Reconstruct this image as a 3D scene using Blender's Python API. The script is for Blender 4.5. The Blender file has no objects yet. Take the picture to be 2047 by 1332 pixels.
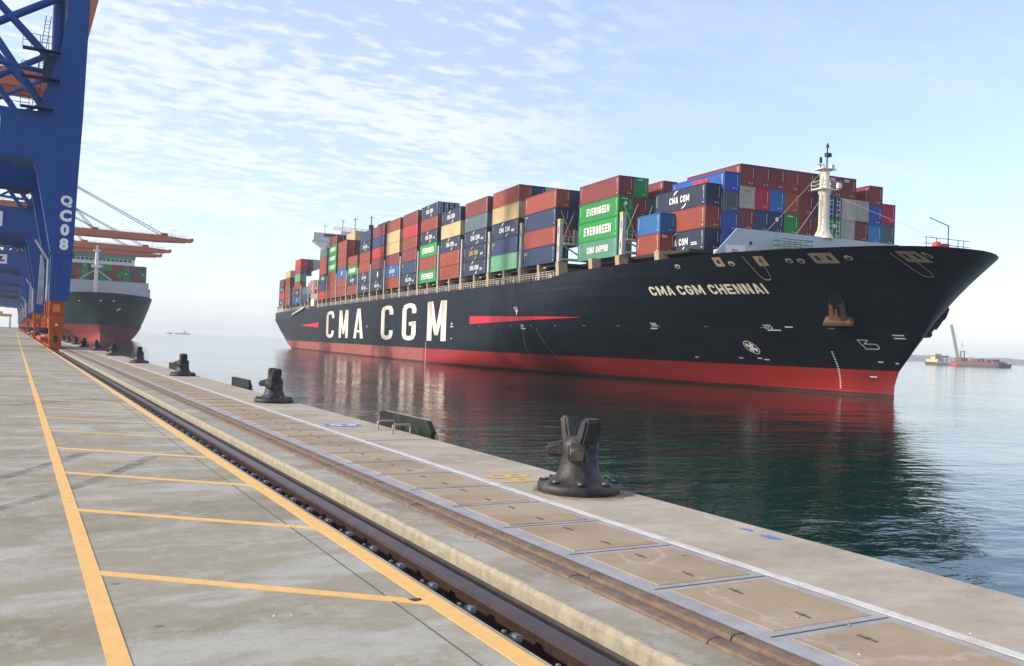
import bpy, bmesh, math, random
from mathutils import Vector, Matrix
random.seed(7)
R = math.radians
sc = bpy.context.scene
col = sc.collection

# ---------------------------------------------------------------- camera
PX_F = 1800.0                       # focal length in pixels of the 2047 px wide photograph
ROLL, PITCH, AZ = R(2.13), R(0.7789), R(28.913)
EYE = 1.68
f_ = Vector((math.sin(AZ)*math.cos(PITCH), math.cos(AZ)*math.cos(PITCH), math.sin(PITCH)))
r_ = Vector((math.cos(AZ), -math.sin(AZ), 0.0))
u_ = r_.cross(f_)
right = r_*math.cos(ROLL) + u_*math.sin(ROLL)
up = u_*math.cos(ROLL) - r_*math.sin(ROLL)
cam_d = bpy.data.cameras.new('camera')
cam_d.sensor_width = 36.0
cam_d.lens = PX_F/2047*36
cam_d.clip_start = 0.1
cam_d.clip_end = 40000
cam = bpy.data.objects.new('camera', cam_d)
col.objects.link(cam)
m = Matrix((right, up, -f_)).transposed().to_4x4()
m.translation = Vector((0, 0, EYE))
cam.matrix_world = m
sc.camera = cam

# ---------------------------------------------------------------- sky, sun, exposure
SUN_EL, SUN_AZ = 24.0, -74.0          # azimuth measured from +Y towards +X (negative: landward)
w = bpy.data.worlds.new('World')
sc.world = w
w.use_nodes = True
nt = w.node_tree
nt.nodes.clear()
N = nt.nodes.new
L = nt.links.new
out = N('ShaderNodeOutputWorld')
bg = N('ShaderNodeBackground')
bg.inputs[1].default_value = 0.115
sky = N('ShaderNodeTexSky')
sky.sky_type = 'NISHITA'
sky.sun_disc = False
sky.sun_elevation = R(SUN_EL)
sky.sun_rotation = R(SUN_AZ)
sky.air_density = 1.0
sky.dust_density = 1.0
sky.ozone_density = 2.2
tc = N('ShaderNodeTexCoord')
sep = N('ShaderNodeSeparateXYZ')
L(tc.outputs['Generated'], sep.inputs[0])
def mth(op, a, b=None, clamp=False):
    n = N('ShaderNodeMath'); n.operation = op; n.use_clamp = clamp
    for i, v in enumerate((a, b)):
        if v is None: continue
        if isinstance(v, (int, float)): n.inputs[i].default_value = v
        else: L(v, n.inputs[i])
    return n.outputs[0]
zc = mth('ADD', mth('MAXIMUM', sep.outputs[2], 0.0), 0.10)
cx = mth('DIVIDE', sep.outputs[0], zc)
cy = mth('DIVIDE', sep.outputs[1], zc)
cmb = N('ShaderNodeCombineXYZ')
L(cx, cmb.inputs[0]); L(cy, cmb.inputs[1])
def noise(vec, scale, detail, rough, dist=0.0):
    n = N('ShaderNodeTexNoise')
    n.inputs['Scale'].default_value = scale; n.inputs['Detail'].default_value = detail
    n.inputs['Roughness'].default_value = rough; n.inputs['Distortion'].default_value = dist
    L(vec, n.inputs['Vector']); return n.outputs[0]
mp = N('ShaderNodeMapping')
mp.inputs['Rotation'].default_value = (0, 0, R(-20)); mp.inputs['Scale'].default_value = (1.0, 1.55, 1)
L(cmb.outputs[0], mp.inputs[0])
fine = noise(mp.outputs[0], 10.0, 5, 0.55, 0.1)
big = noise(cmb.outputs[0], 0.42, 3, 0.5)
mid = noise(mp.outputs[0], 1.3, 4, 0.55, 0.3)
def ramp(v, lo, hi):
    n = N('ShaderNodeMapRange'); n.interpolation_type = 'SMOOTHSTEP'
    n.inputs[1].default_value = lo; n.inputs[2].default_value = hi
    L(v, n.inputs[0]); return n.outputs[0]
edge = mth('ADD', mth('SUBTRACT', mth('MULTIPLY', cx, 0.848), mth('MULTIPLY', cy, 0.530)), mth('MULTIPLY', big, 1.2))
field = mth('SUBTRACT', 1.0, ramp(edge, 0.25, 0.95))   # a bank of cloud that ends along one line across the sky
puffs = ramp(mth('ADD', mth('MULTIPLY', fine, 0.65), mth('MULTIPLY', mid, 0.45)), 0.48, 0.63)
mask = mth('MULTIPLY', mth('ADD', mth('MULTIPLY', field, 0.95), 0.10), mth('ADD', mth('MULTIPLY', puffs, 0.85), mth('MULTIPLY', field, 0.15)), True)
veil = mth('MULTIPLY', ramp(mid, 0.45, 0.8), 0.18)
mask = mth('ADD', mth('MULTIPLY', mask, 0.60), veil, True)
mx = N('ShaderNodeMix'); mx.data_type = 'RGBA'
L(mask, mx.inputs[0])
mxb = N('ShaderNodeMix'); mxb.data_type = 'RGBA'; mxb.blend_type = 'ADD'; mxb.inputs[0].default_value = 1.0
L(sky.outputs[0], mxb.inputs[6]); mxb.inputs[7].default_value = (1.4, 1.45, 2.15, 1)
L(mxb.outputs[2], mx.inputs[6])
mx.inputs[7].default_value = (5.6, 5.75, 5.9, 1)
L(mx.outputs[2], bg.inputs[0])
L(bg.outputs[0], out.inputs[0])

sun_d = bpy.data.lights.new('sun', 'SUN')
sun_d.energy = 3.0
sun_d.angle = R(3.0)
sun_d.color = (1.0, 0.90, 0.77)
sun = bpy.data.objects.new('sun', sun_d)
col.objects.link(sun)
to_sun = Vector((math.sin(R(SUN_AZ))*math.cos(R(SUN_EL)), math.cos(R(SUN_AZ))*math.cos(R(SUN_EL)), math.sin(R(SUN_EL))))
sun.rotation_euler = to_sun.to_track_quat('Z', 'Y').to_euler()
sc.view_settings.view_transform = 'Standard'
sc.view_settings.look = 'None'
sc.view_settings.gamma = 1.0
sc.view_settings.use_curve_mapping = False
sc.view_settings.exposure = 0.72

# ---------------------------------------------------------------- helpers
def tag(o, label=None, cat=None, group=None, kind=None):
    if label: o['label'] = label
    if cat: o['category'] = cat
    if group: o['group'] = group
    if kind: o['kind'] = kind
    return o
def empty(name, loc=(0, 0, 0), rz=0.0, parent=None):
    o = bpy.data.objects.new(name, None)
    o.location = loc; o.rotation_euler = (0, 0, rz); o.empty_display_size = 0.3
    col.objects.link(o)
    if parent: o.parent = parent
    return o
def link(name, me, parent=None, loc=(0, 0, 0), rot=(0, 0, 0)):
    o = bpy.data.objects.new(name, me)
    o.location = loc; o.rotation_euler = rot
    col.objects.link(o)
    if parent: o.parent = parent
    return o
class MB:
    def __init__(s): s.v = []; s.f = []
    def add(s, vs, fs):
        n = len(s.v); s.v += [tuple(v) for v in vs]; s.f += [tuple(i+n for i in f) for f in fs]; return s
    def box(s, x0, x1, y0, y1, z0, z1):
        return s.add([(x0,y0,z0),(x1,y0,z0),(x1,y1,z0),(x0,y1,z0),(x0,y0,z1),(x1,y0,z1),(x1,y1,z1),(x0,y1,z1)],
                     [(3,2,1,0),(4,5,6,7),(0,1,5,4),(1,2,6,5),(2,3,7,6),(3,0,4,7)])
    def hexa(s, lo, hi):            # two loops of four points, bottom and top
        return s.add(list(lo)+list(hi), [(3,2,1,0),(4,5,6,7),(0,1,5,4),(1,2,6,5),(2,3,7,6),(3,0,4,7)])
    def cbox(s, c, sx, sy, sz, rz=0.0, taper=1.0, lean=(0, 0)):
        ca, sa = math.cos(rz), math.sin(rz); P = []
        for k, (t, z) in enumerate(((1, 0), (taper, sz))):
            for a, b in ((-1,-1),(1,-1),(1,1),(-1,1)):
                x, y = a*sx/2*t, b*sy/2*t
                P.append((c[0]+x*ca-y*sa+lean[0]*k, c[1]+x*sa+y*ca+lean[1]*k, c[2]+z))
        return s.add(P, [(3,2,1,0),(4,5,6,7),(0,1,5,4),(1,2,6,5),(2,3,7,6),(3,0,4,7)])
    def tube(s, a, b, r, n=8, r2=None, cap=True):
        a, b = Vector(a), Vector(b); d = (b-a).normalized()
        q = Vector((0,0,1)) if abs(d.z) < 0.9 else Vector((1,0,0))
        e1 = d.cross(q).normalized(); e2 = d.cross(e1); r2 = r if r2 is None else r2
        P = []
        for p, rr in ((a, r), (b, r2)):
            for i in range(n):
                t = 2*math.pi*i/n; P.append(p+e1*math.cos(t)*rr+e2*math.sin(t)*rr)
        F = [(i, (i+1) % n, n+(i+1) % n, n+i) for i in range(n)]
        if cap: F += [tuple(range(n-1, -1, -1)), tuple(range(n, 2*n))]
        return s.add(P, F)
    def path(s, pts, r, n=6):
        for a, b in zip(pts[:-1], pts[1:]): s.tube(a, b, r, n)
        return s
    def lathe(s, prof, c=(0, 0, 0), n=24):
        P = []; F = []
        for r, z in prof:
            for i in range(n):
                t = 2*math.pi*i/n; P.append((c[0]+r*math.cos(t), c[1]+r*math.sin(t), c[2]+z))
        for k in range(len(prof)-1):
            for i in range(n):
                F.append((k*n+i, k*n+(i+1) % n, (k+1)*n+(i+1) % n, (k+1)*n+i))
        F.append(tuple(range(n-1, -1, -1))); F.append(tuple(range((len(prof)-1)*n, len(prof)*n)))
        return s.add(P, F)
    def prism(s, poly, y0, y1):      # polygon in (x,z), extruded along y
        n = len(poly)
        P = [(x, y0, z) for x, z in poly]+[(x, y1, z) for x, z in poly]
        F = [(i, (i+1) % n, n+(i+1) % n, n+i) for i in range(n)]
        return s.add(P, F+[tuple(range(n-1, -1, -1)), tuple(range(n, 2*n))])
    def mesh(s, name, mat=None, smooth=False, bevel=0.0, seg=2):
        me = bpy.data.meshes.new(name); me.from_pydata(s.v, [], s.f)
        bm = bmesh.new(); bm.from_mesh(me)
        bmesh.ops.recalc_face_normals(bm, faces=bm.faces)
        if bevel:
            bmesh.ops.bevel(bm, geom=[e_ for e_ in bm.edges if e_.is_manifold and e_.calc_face_angle() > 0.42], offset=bevel, segments=seg, affect='EDGES', clamp_overlap=True)
        bm.to_mesh(me); bm.free()
        if smooth:
            for p in me.polygons: p.use_smooth = True
            me.set_sharp_from_angle(angle=R(40))
        if mat: me.materials.append(mat)
        return me
    def build(s, name, mat, parent=None, loc=(0, 0, 0), rot=(0, 0, 0), **k):
        return link(name, s.mesh(name, mat, **k), parent, loc, rot)

# ---------------------------------------------------------------- materials
def mat(name, rgb, rough=0.6, metal=0.0, var=0.12, scale=1.5, dirt=None, dirt_amt=0.0, dirt_scale=(1, 1, 1), bump=0.0, bump_scale=30.0, rnd=0.0, spec=0.5):
    M = bpy.data.materials.new(name); M.use_nodes = True
    t = M.node_tree; b = t.nodes['Principled BSDF']
    b.inputs['Roughness'].default_value = rough; b.inputs['Metallic'].default_value = metal
    b.inputs['Specular IOR Level'].default_value = spec
    tcn = t.nodes.new('ShaderNodeTexCoord')
    def no(sc_, det, rg, vec):
        n = t.nodes.new('ShaderNodeTexNoise'); n.inputs['Scale'].default_value = sc_; n.inputs['Detail'].default_value = det
        n.inputs['Roughness'].default_value = rg; t.links.new(vec, n.inputs['Vector']); return n.outputs[0]
    vec = tcn.outputs['Object']
    if rnd:
        oi = t.nodes.new('ShaderNodeObjectInfo'); ad = t.nodes.new('ShaderNodeVectorMath'); ad.operation = 'ADD'
        ml = t.nodes.new('ShaderNodeMath'); ml.operation = 'MULTIPLY'; ml.inputs[1].default_value = 90
        t.links.new(oi.outputs['Random'], ml.inputs[0]); t.links.new(vec, ad.inputs[0]); t.links.new(ml.outputs[0], ad.inputs[1]); vec = ad.outputs[0]
    n1 = no(scale, 5, 0.6, vec)
    mr = t.nodes.new('ShaderNodeMapRange'); mr.inputs[1].default_value = 0.3; mr.inputs[2].default_value = 0.7
    mr.inputs[3].default_value = 1-var; mr.inputs[4].default_value = 1+var
    t.links.new(n1, mr.inputs[0])
    val = mr.outputs[0]
    if rnd:
        m2 = t.nodes.new('ShaderNodeMapRange'); m2.inputs[3].default_value = 1-rnd; m2.inputs[4].default_value = 1+rnd
        t.links.new(oi.outputs['Random'], m2.inputs[0]); mm = t.nodes.new('ShaderNodeMath'); mm.operation = 'MULTIPLY'
        t.links.new(val, mm.inputs[0]); t.links.new(m2.outputs[0], mm.inputs[1]); val = mm.outputs[0]
    vm = t.nodes.new('ShaderNodeVectorMath'); vm.operation = 'SCALE'; vm.inputs[0].default_value = rgb
    t.links.new(val, vm.inputs['Scale']); c = vm.outputs[0]
    if dirt:
        mp_ = t.nodes.new('ShaderNodeMapping'); mp_.inputs['Scale'].default_value = dirt_scale; t.links.new(vec, mp_.inputs[0])
        n2 = no(1.0, 6, 0.65, mp_.outputs[0])
        r2 = t.nodes.new('ShaderNodeMapRange'); r2.inputs[1].default_value = 0.48; r2.inputs[2].default_value = 0.72
        r2.inputs[3].default_value = 0; r2.inputs[4].default_value = dirt_amt; t.links.new(n2, r2.inputs[0])
        mxx = t.nodes.new('ShaderNodeMix'); mxx.data_type = 'RGBA'; t.links.new(r2.outputs[0], mxx.inputs[0])
        t.links.new(c, mxx.inputs[6]); mxx.inputs[7].default_value = (*dirt, 1); c = mxx.outputs[2]
    t.links.new(c, b.inputs['Base Color'])
    if bump:
        n3 = no(bump_scale, 4, 0.6, vec); bp = t.nodes.new('ShaderNodeBump'); bp.inputs['Strength'].default_value = bump; bp.inputs['Distance'].default_value = 0.02
        t.links.new(n3, bp.inputs['Height']); t.links.new(bp.outputs[0], b.inputs['Normal'])
    return M

def concrete(name, base, pale, dark, streak=(0.45, 0.12, 1), rough=0.85):
    M = bpy.data.materials.new(name); M.use_nodes = True
    t = M.node_tree; b = t.nodes['Principled BSDF']; b.inputs['Roughness'].default_value = rough
    b.inputs['Specular IOR Level'].default_value = 0.12
    tcn = t.nodes.new('ShaderNodeTexCoord'); geo = t.nodes.new('ShaderNodeNewGeometry'); v = geo.outputs['Position']
    def no(vec, s_, d, r, dis=0):
        n = t.nodes.new('ShaderNodeTexNoise'); n.inputs['Scale'].default_value = s_; n.inputs['Detail'].default_value = d
        n.inputs['Roughness'].default_value = r; n.inputs['Distortion'].default_value = dis; t.links.new(vec, n.inputs['Vector']); return n.outputs[0]
    def rg(x, a, b_, c=0., d=1.):
        n = t.nodes.new('ShaderNodeMapRange'); n.interpolation_type = 'SMOOTHSTEP'
        for i, q in enumerate((a, b_, c, d)): n.inputs[i+1].default_value = q
        t.links.new(x, n.inputs[0]); return n.outputs[0]
    def mix(fac, a, b_):
        n = t.nodes.new('ShaderNodeMix'); n.data_type = 'RGBA'; t.links.new(fac, n.inputs[0])
        for i, q in ((6, a), (7, b_)):
            if isinstance(q, tuple): n.inputs[i].default_value = (*q, 1)
            else: t.links.new(q, n.inputs[i])
        return n.outputs[2]
    mp_ = t.nodes.new('ShaderNodeMapping'); mp_.inputs['Rotation'].default_value = (0, 0, R(-28)); mp_.inputs['Scale'].default_value = (0.75, 1.25, 1); t.links.new(v, mp_.inputs[0])
    c = mix(rg(no(mp_.outputs[0], 0.9, 8, 0.68, 0.3), 0.46, 0.62), base, pale)
    c = mix(rg(no(mp_.outputs[0], 0.5, 7, 0.68, 0.2), 0.48, 0.64, 0, 0.85), c, dark)
    c = mix(rg(no(v, 4.0, 7, 0.72), 0.50, 0.70, 0, 0.5), c, pale)
    c = mix(rg(no(v, 26.0, 8, 0.8), 0.52, 0.64, 0, 0.5), c, dark)
    c = mix(rg(no(v, 1.7, 12, 0.78), 0.52, 0.60, 0, 0.55), c, pale)
    # oil spots
    vs = t.nodes.new('ShaderNodeTexVoronoi'); vs.inputs['Scale'].default_value = 1.7; t.links.new(v, vs.inputs['Vector'])
    c = mix(rg(vs.outputs['Distance'], 0.03, 0.07, 0.55, 0.0), c, (0.10, 0.085, 0.065))
    # thin pale scrape marks
    mp2 = t.nodes.new('ShaderNodeMapping'); mp2.inputs['Rotation'].default_value = (0, 0, R(-31)); mp2.inputs['Scale'].default_value = (0.5, 6, 1); t.links.new(v, mp2.inputs[0])
    c = mix(rg(no(mp2.outputs[0], 1.6, 6, 0.7, 0.5), 0.66, 0.76, 0, 0.4), c, (0.52, 0.50, 0.47))
    # winding pale crack repairs
    vo = t.nodes.new('ShaderNodeTexVoronoi'); vo.feature = 'DISTANCE_TO_EDGE'; vo.inputs['Scale'].default_value = 0.22
    nd = t.nodes.new('ShaderNodeTexNoise'); nd.inputs['Scale'].default_value = 2.0; nd.inputs['Detail'].default_value = 5; t.links.new(v, nd.inputs['Vector'])
    va = t.nodes.new('ShaderNodeVectorMath'); va.operation = 'MULTIPLY_ADD'; t.links.new(nd.outputs[1], va.inputs[0]); va.inputs[1].default_value = (0.8, 0.8, 0); t.links.new(v, va.inputs[2])
    t.links.new(va.outputs[0], vo.inputs['Vector'])
    c = mix(rg(vo.outputs['Distance'], 0.0, 0.009, 0.28, 0.0), c, (0.55, 0.51, 0.45))
    t.links.new(c, b.inputs['Base Color'])
    bp = t.nodes.new('ShaderNodeBump'); bp.inputs['Strength'].default_value = 0.25; bp.inputs['Distance'].default_value = 0.01
    t.links.new(no(v, 40.0, 6, 0.7), bp.inputs['Height']); t.links.new(bp.outputs[0], b.inputs['Normal'])
    return M

M = {}
M['apron'] = concrete('apron_concrete', (0.315, 0.28, 0.205), (0.41, 0.395, 0.335), (0.24, 0.208, 0.147))
M['cope'] = concrete('cope_concrete', (0.395, 0.34, 0.26), (0.46, 0.41, 0.33), (0.31, 0.26, 0.195))
M['strip'] = concrete('strip_concrete', (0.32, 0.285, 0.215), (0.40, 0.375, 0.31), (0.24, 0.21, 0.155))
M['slab'] = concrete('cover_slab', (0.36, 0.27, 0.175), (0.40, 0.315, 0.22), (0.29, 0.22, 0.15))
M['frame'] = mat('slab_frame', (0.32, 0.305, 0.295), 0.7, var=0.2, scale=4, dirt=(0.42, 0.41, 0.40), dirt_amt=0.8, dirt_scale=(5, 1.2, 1), bump=0.2)
M['kerb'] = mat('kerb_yellowed', (0.34, 0.30, 0.215), 0.85, var=0.15, scale=7, dirt=(0.16, 0.135, 0.095), dirt_amt=0.55, dirt_scale=(14, 11, 5), bump=0.6, bump_scale=18)
M['rail'] = mat('rail_rust', (0.075, 0.045, 0.04), 0.42, 0.5, var=0.3, scale=6, dirt=(0.10, 0.06, 0.045), dirt_amt=0.8, dirt_scale=(9, 1.5, 9), bump=0.2)
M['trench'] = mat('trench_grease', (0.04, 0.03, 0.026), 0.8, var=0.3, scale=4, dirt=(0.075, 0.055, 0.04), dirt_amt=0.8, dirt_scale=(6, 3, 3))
M['clip'] = mat('clip_grease', (0.16, 0.155, 0.15), 0.7, 0.2, var=0.4, scale=30)
M['rib'] = mat('cable_cover', (0.15, 0.098, 0.064), 0.75, var=0.25, scale=10, dirt=(0.22, 0.155, 0.10), dirt_amt=0.6, dirt_scale=(7, 5, 7), bump=0.5, bump_scale=20)
M['yellow'] = mat('yellow_paint', (0.78, 0.45, 0.135), 0.7, var=0.05, scale=6, dirt=(0.50, 0.35, 0.17), dirt_amt=0.5, dirt_scale=(12, 8, 1))
M['yellow_worn'] = mat('yellow_paint_worn', (0.62, 0.38, 0.10), 0.75, var=0.1, scale=9, dirt=(0.40, 0.33, 0.24), dirt_amt=0.8, dirt_scale=(9, 9, 1))
M['white_line'] = mat('white_line_paint', (0.60, 0.57, 0.52), 0.75, var=0.1, scale=9, dirt=(0.36, 0.31, 0.25), dirt_amt=0.85, dirt_scale=(9, 4, 1))
M['blue_paint'] = mat('blue_ground_paint', (0.05, 0.19, 0.48), 0.7, var=0.2, scale=14, dirt=(0.35, 0.33, 0.3), dirt_amt=0.6, dirt_scale=(16, 16, 1))
M['seam'] = mat('joint', (0.10, 0.088, 0.072), 0.9, var=0.2)
M['rust'] = mat('rust_stain', (0.30, 0.165, 0.08), 0.9, var=0.3, scale=6)
_t = M['rust'].node_tree; _n = _t.nodes.new('ShaderNodeTexNoise'); _n.inputs['Scale'].default_value = 4.0; _n.inputs['Detail'].default_value = 7; _n.inputs['Roughness'].default_value = 0.7
_g = _t.nodes.new('ShaderNodeNewGeometry'); _t.links.new(_g.outputs['Position'], _n.inputs['Vector'])
_m = _t.nodes.new('ShaderNodeMapRange'); _m.inputs[1].default_value = 0.36; _m.inputs[2].default_value = 0.72; _m.inputs[4].default_value = 0.8
_t.links.new(_n.outputs[0], _m.inputs[0]); _t.links.new(_m.outputs[0], _t.nodes['Principled BSDF'].inputs['Alpha'])
M['bollard'] = mat('bollard_iron', (0.024, 0.023, 0.025), 0.55, 0.1, var=0.35, scale=5, dirt=(0.11, 0.078, 0.055), dirt_amt=0.85, dirt_scale=(6, 6, 5), bump=0.35, bump_scale=22)
M['pocket'] = mat('bolt_pocket', (0.012, 0.011, 0.011), 0.8)
M['rubber'] = mat('fender_black', (0.013, 0.015, 0.015), 0.65, var=0.3, scale=5, dirt=(0.05, 0.055, 0.04), dirt_amt=0.5, dirt_scale=(3, 3, 2), spec=0.2)
M['galv'] = mat('galvanised', (0.36, 0.33, 0.29), 0.55, 0.5, var=0.2, scale=8)
M['crane_blue'] = mat('crane_blue', (0.008, 0.062, 0.235), 0.42, var=0.06, scale=0.5, dirt=(0.02, 0.07, 0.19), dirt_amt=0.35, dirt_scale=(1.5, 1.5, 0.12), spec=0.3)
M['crane_dark'] = mat('crane_steel_dark', (0.012, 0.03, 0.07), 0.6, var=0.2)
M['crane_orange'] = mat('crane_orange', (0.42, 0.075, 0.018), 0.55, var=0.18, scale=2, dirt=(0.15, 0.035, 0.012), dirt_amt=0.6, dirt_scale=(3, 3, 1.2), spec=0.3)
M['boom_orange'] = mat('boom_orange', (0.50, 0.135, 0.055), 0.6, var=0.1, dirt=(0.33, 0.12, 0.07), dirt_amt=0.5, dirt_scale=(0.4, 0.4, 0.2))
M['white'] = mat('white_paint', (0.74, 0.73, 0.70), 0.5, var=0.06, dirt=(0.48, 0.40, 0.30), dirt_amt=0.35, dirt_scale=(2, 2, 0.4))
M['letter_white'] = mat('letter_white', (0.80, 0.79, 0.76), 0.55, var=0.04)
M['cream'] = mat('hull_letter_cream', (0.80, 0.74, 0.62), 0.55, var=0.06, scale=0.6, dirt=(0.5, 0.4, 0.28), dirt_amt=0.35, dirt_scale=(0.7, 0.7, 0.15))
M['hull'] = mat('hull_navy', (0.005, 0.009, 0.017), 0.45, var=0.25, scale=0.12, dirt=(0.018, 0.022, 0.028), dirt_amt=0.55, dirt_scale=(0.15, 0.06, 0.5), spec=0.25)
M['red'] = mat('boot_red', (0.29, 0.016, 0.016), 0.5, var=0.10, scale=0.4, dirt=(0.25, 0.02, 0.018), dirt_amt=0.6, dirt_scale=(0.2, 0.12, 0.9))
M['scum'] = mat('waterline_growth', (0.05, 0.018, 0.014), 0.6, var=0.3, scale=0.6)
M['red_old'] = mat('boot_red_faded', (0.30, 0.072, 0.055), 0.65, var=0.2, scale=0.3, dirt=(0.17, 0.10, 0.08), dirt_amt=0.9, dirt_scale=(0.2, 0.12, 1.2))
M['arrow_red'] = mat('arrow_red', (0.55, 0.02, 0.04), 0.5, var=0.05)
M['deck'] = mat('deck_brown', (0.12, 0.07, 0.05), 0.8, var=0.2)
M['coaming'] = mat('coaming', (0.20, 0.155, 0.11), 0.75, var=0.35, scale=1.0, dirt=(0.06, 0.045, 0.04), dirt_amt=0.8, dirt_scale=(1, 1, .6))
M['beige'] = mat('ship_beige', (0.40, 0.31, 0.20), 0.65, var=0.12, dirt=(0.28, 0.14, 0.07), dirt_amt=0.6, dirt_scale=(2, 2, 1))
M['lash'] = mat('lashing_grey', (0.46, 0.45, 0.43), 0.6, var=0.12, dirt=(0.30, 0.24, 0.17), dirt_amt=0.5, dirt_scale=(2, 2, 0.7))
M['yellow_cap'] = mat('post_yellow', (0.62, 0.42, 0.10), 0.6)
M['breakwater'] = mat('breakwater_grey', (0.47, 0.50, 0.52), 0.55, var=0.06, dirt=(0.33, 0.36, 0.38), dirt_amt=0.4, dirt_scale=(0.4, 0.4, 0.6))
M['mast'] = mat('mast_cream', (0.76, 0.70, 0.58), 0.5, var=0.05)
M['cage'] = mat('cage_green', (0.015, 0.12, 0.07), 0.5)
M['safety_orange'] = mat('lifeboat_orange', (0.62, 0.10, 0.04), 0.45)
M['anchor'] = mat('anchor_rust', (0.27, 0.155, 0.085), 0.7, 0.2, var=0.3, dirt=(0.10, 0.06, 0.04), dirt_amt=0.7, dirt_scale=(2, 2, 2))
M['dark'] = mat('dark_steel', (0.02, 0.022, 0.025), 0.6)
M['rope'] = mat('rope', (0.34, 0.30, 0.23), 0.9)
M['glass'] = mat('bridge_glass', (0.02, 0.03, 0.035), 0.12, var=0.02)
M['green_hull'] = mat('far_hull_green', (0.008, 0.040, 0.036), 0.5, var=0.2, scale=0.2, dirt=(0.05, 0.075, 0.075), dirt_amt=0.5, dirt_scale=(0.15, 0.1, 0.3))
M['far_red'] = mat('far_boot_red', (0.42, 0.07, 0.07), 0.6, var=0.15, scale=0.3, dirt=(0.25, 0.06, 0.07), dirt_amt=0.6, dirt_scale=(0.1, 0.1, 0.3))
M['far_red_dark'] = mat('far_boot_dark', (0.17, 0.05, 0.055), 0.6, var=0.2, scale=0.3)
M['jade'] = mat('bridge_green', (0.02, 0.24, 0.15), 0.5)
M['yard_yellow'] = mat('yard_yellow', (0.55, 0.30, 0.04), 0.6)
M['truck'] = mat('truck_grey', (0.12, 0.17, 0.17), 0.5)
M['barge'] = mat('barge_brown', (0.13, 0.06, 0.055), 0.7, var=0.3, scale=0.3, dirt=(0.28, 0.07, 0.05), dirt_amt=0.8, dirt_scale=(0.15, 0.15, 0.4))
M['barge_dark'] = mat('barge_hull', (0.055, 0.055, 0.06), 0.7, var=0.2)
M['barge_cream'] = mat('barge_house', (0.62, 0.47, 0.24), 0.6, var=0.15, scale=0.5)
M['grey_ship'] = mat('far_ship_grey', (0.30, 0.32, 0.34), 0.6)
M['hill'] = mat('shore_wood', (0.035, 0.05, 0.045), 0.9, var=0.3, scale=0.02)
M['tyre'] = mat('tyre_mark', (0.07, 0.06, 0.05), 0.9)
_t = M['tyre'].node_tree; _n = _t.nodes.new('ShaderNodeTexNoise'); _n.inputs['Scale'].default_value = 3.0; _n.inputs['Detail'].default_value = 8; _n.inputs['Roughness'].default_value = 0.75
_g = _t.nodes.new('ShaderNodeNewGeometry'); _t.links.new(_g.outputs['Position'], _n.inputs['Vector'])
_m = _t.nodes.new('ShaderNodeMapRange'); _m.inputs[1].default_value = 0.36; _m.inputs[2].default_value = 0.66; _m.inputs[4].default_value = 0.5
_t.links.new(_n.outputs[0], _m.inputs[0]); _t.links.new(_m.outputs[0], _t.nodes['Principled BSDF'].inputs['Alpha'])
CC = dict(R=(0.27, 0.052, 0.034), M=(0.19, 0.034, 0.036), K=(0.016, 0.029, 0.068), L=(0.020, 0.042, 0.11), G=(0.015, 0.25, 0.055),
          J=(0.12, 0.32, 0.19), C=(0.07, 0.22, 0.15), T=(0.50, 0.38, 0.20), S=(0.085, 0.13, 0.15), O=(0.46, 0.035, 0.035), B=(0.015, 0.13, 0.34),
          W=(0.46, 0.44, 0.37), V=(0.02, 0.075, 0.33), P=(0.10, 0.022, 0.030), N=(0.40, 0.02, 0.055), E=(0.02, 0.13, 0.10), A=(0.04, 0.20, 0.38))
CN = dict(R='brick red', M='maroon', K='dark navy', L='navy blue', G='bright green', J='pale jade green', C='sea green', T='tan', S='slate grey',
          O='bright red', B='mid blue', W='off-white', V='royal blue', P='dark plum', N='crimson', E='dull green', A='sky blue')
CM = {k: mat('container_'+CN[k].replace(' ', '_').replace('-', '_'), v, 0.55, var=0.10, scale=0.35, dirt=tuple(x*0.55+0.03 for x in v), dirt_amt=0.5,
             dirt_scale=(0.9, 0.9, 0.25), rnd=0.13, spec=0.3) for k, v in CC.items()}

# ---------------------------------------------------------------- water
WZ = -2.9
Y0, Y1 = -25.0, 900.0
def struct(o): o['kind'] = 'structure'; return o
wm = bpy.data.materials.new('harbour_water'); wm.use_nodes = True
t = wm.node_tree; b = t.nodes['Principled BSDF']
b.inputs['Base Color'].default_value = (0.003, 0.030, 0.021, 1)
b.inputs['Roughness'].default_value = 0.07
b.inputs['IOR'].default_value = 1.33
tcn = t.nodes.new('ShaderNodeTexCoord')
def wave(scale, rot, stretch, det, amp):
    mp_ = t.nodes.new('ShaderNodeMapping'); mp_.inputs['Rotation'].default_value = (0, 0, R(rot)); mp_.inputs['Scale'].default_value = (stretch, 1, 1)
    t.links.new(tcn.outputs['Object'], mp_.inputs[0])
    n = t.nodes.new('ShaderNodeTexNoise'); n.inputs['Scale'].default_value = scale; n.inputs['Detail'].default_value = det; n.inputs['Roughness'].default_value = 0.5
    n.inputs['Distortion'].default_value = 0.3
    t.links.new(mp_.outputs[0], n.inputs['Vector'])
    q = t.nodes.new('ShaderNodeMath'); q.operation = 'MULTIPLY'; q.inputs[1].default_value = amp
    t.links.new(n.outputs[0], q.inputs[0]); return q.outputs[0]
def wadd(a, c, op='ADD'):
    q = t.nodes.new('ShaderNodeMath'); q.operation = op; t.links.new(a, q.inputs[0]); t.links.new(c, q.inputs[1]); return q.outputs[0]
patch = wave(0.035, 30, 1.0, 3, 1.0)
pr = t.nodes.new('ShaderNodeMapRange'); pr.inputs[1].default_value = 0.38; pr.inputs[2].default_value = 0.66; pr.inputs[3].default_value = 0.3; pr.inputs[4].default_value = 1.0
t.links.new(patch, pr.inputs[0])
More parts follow.
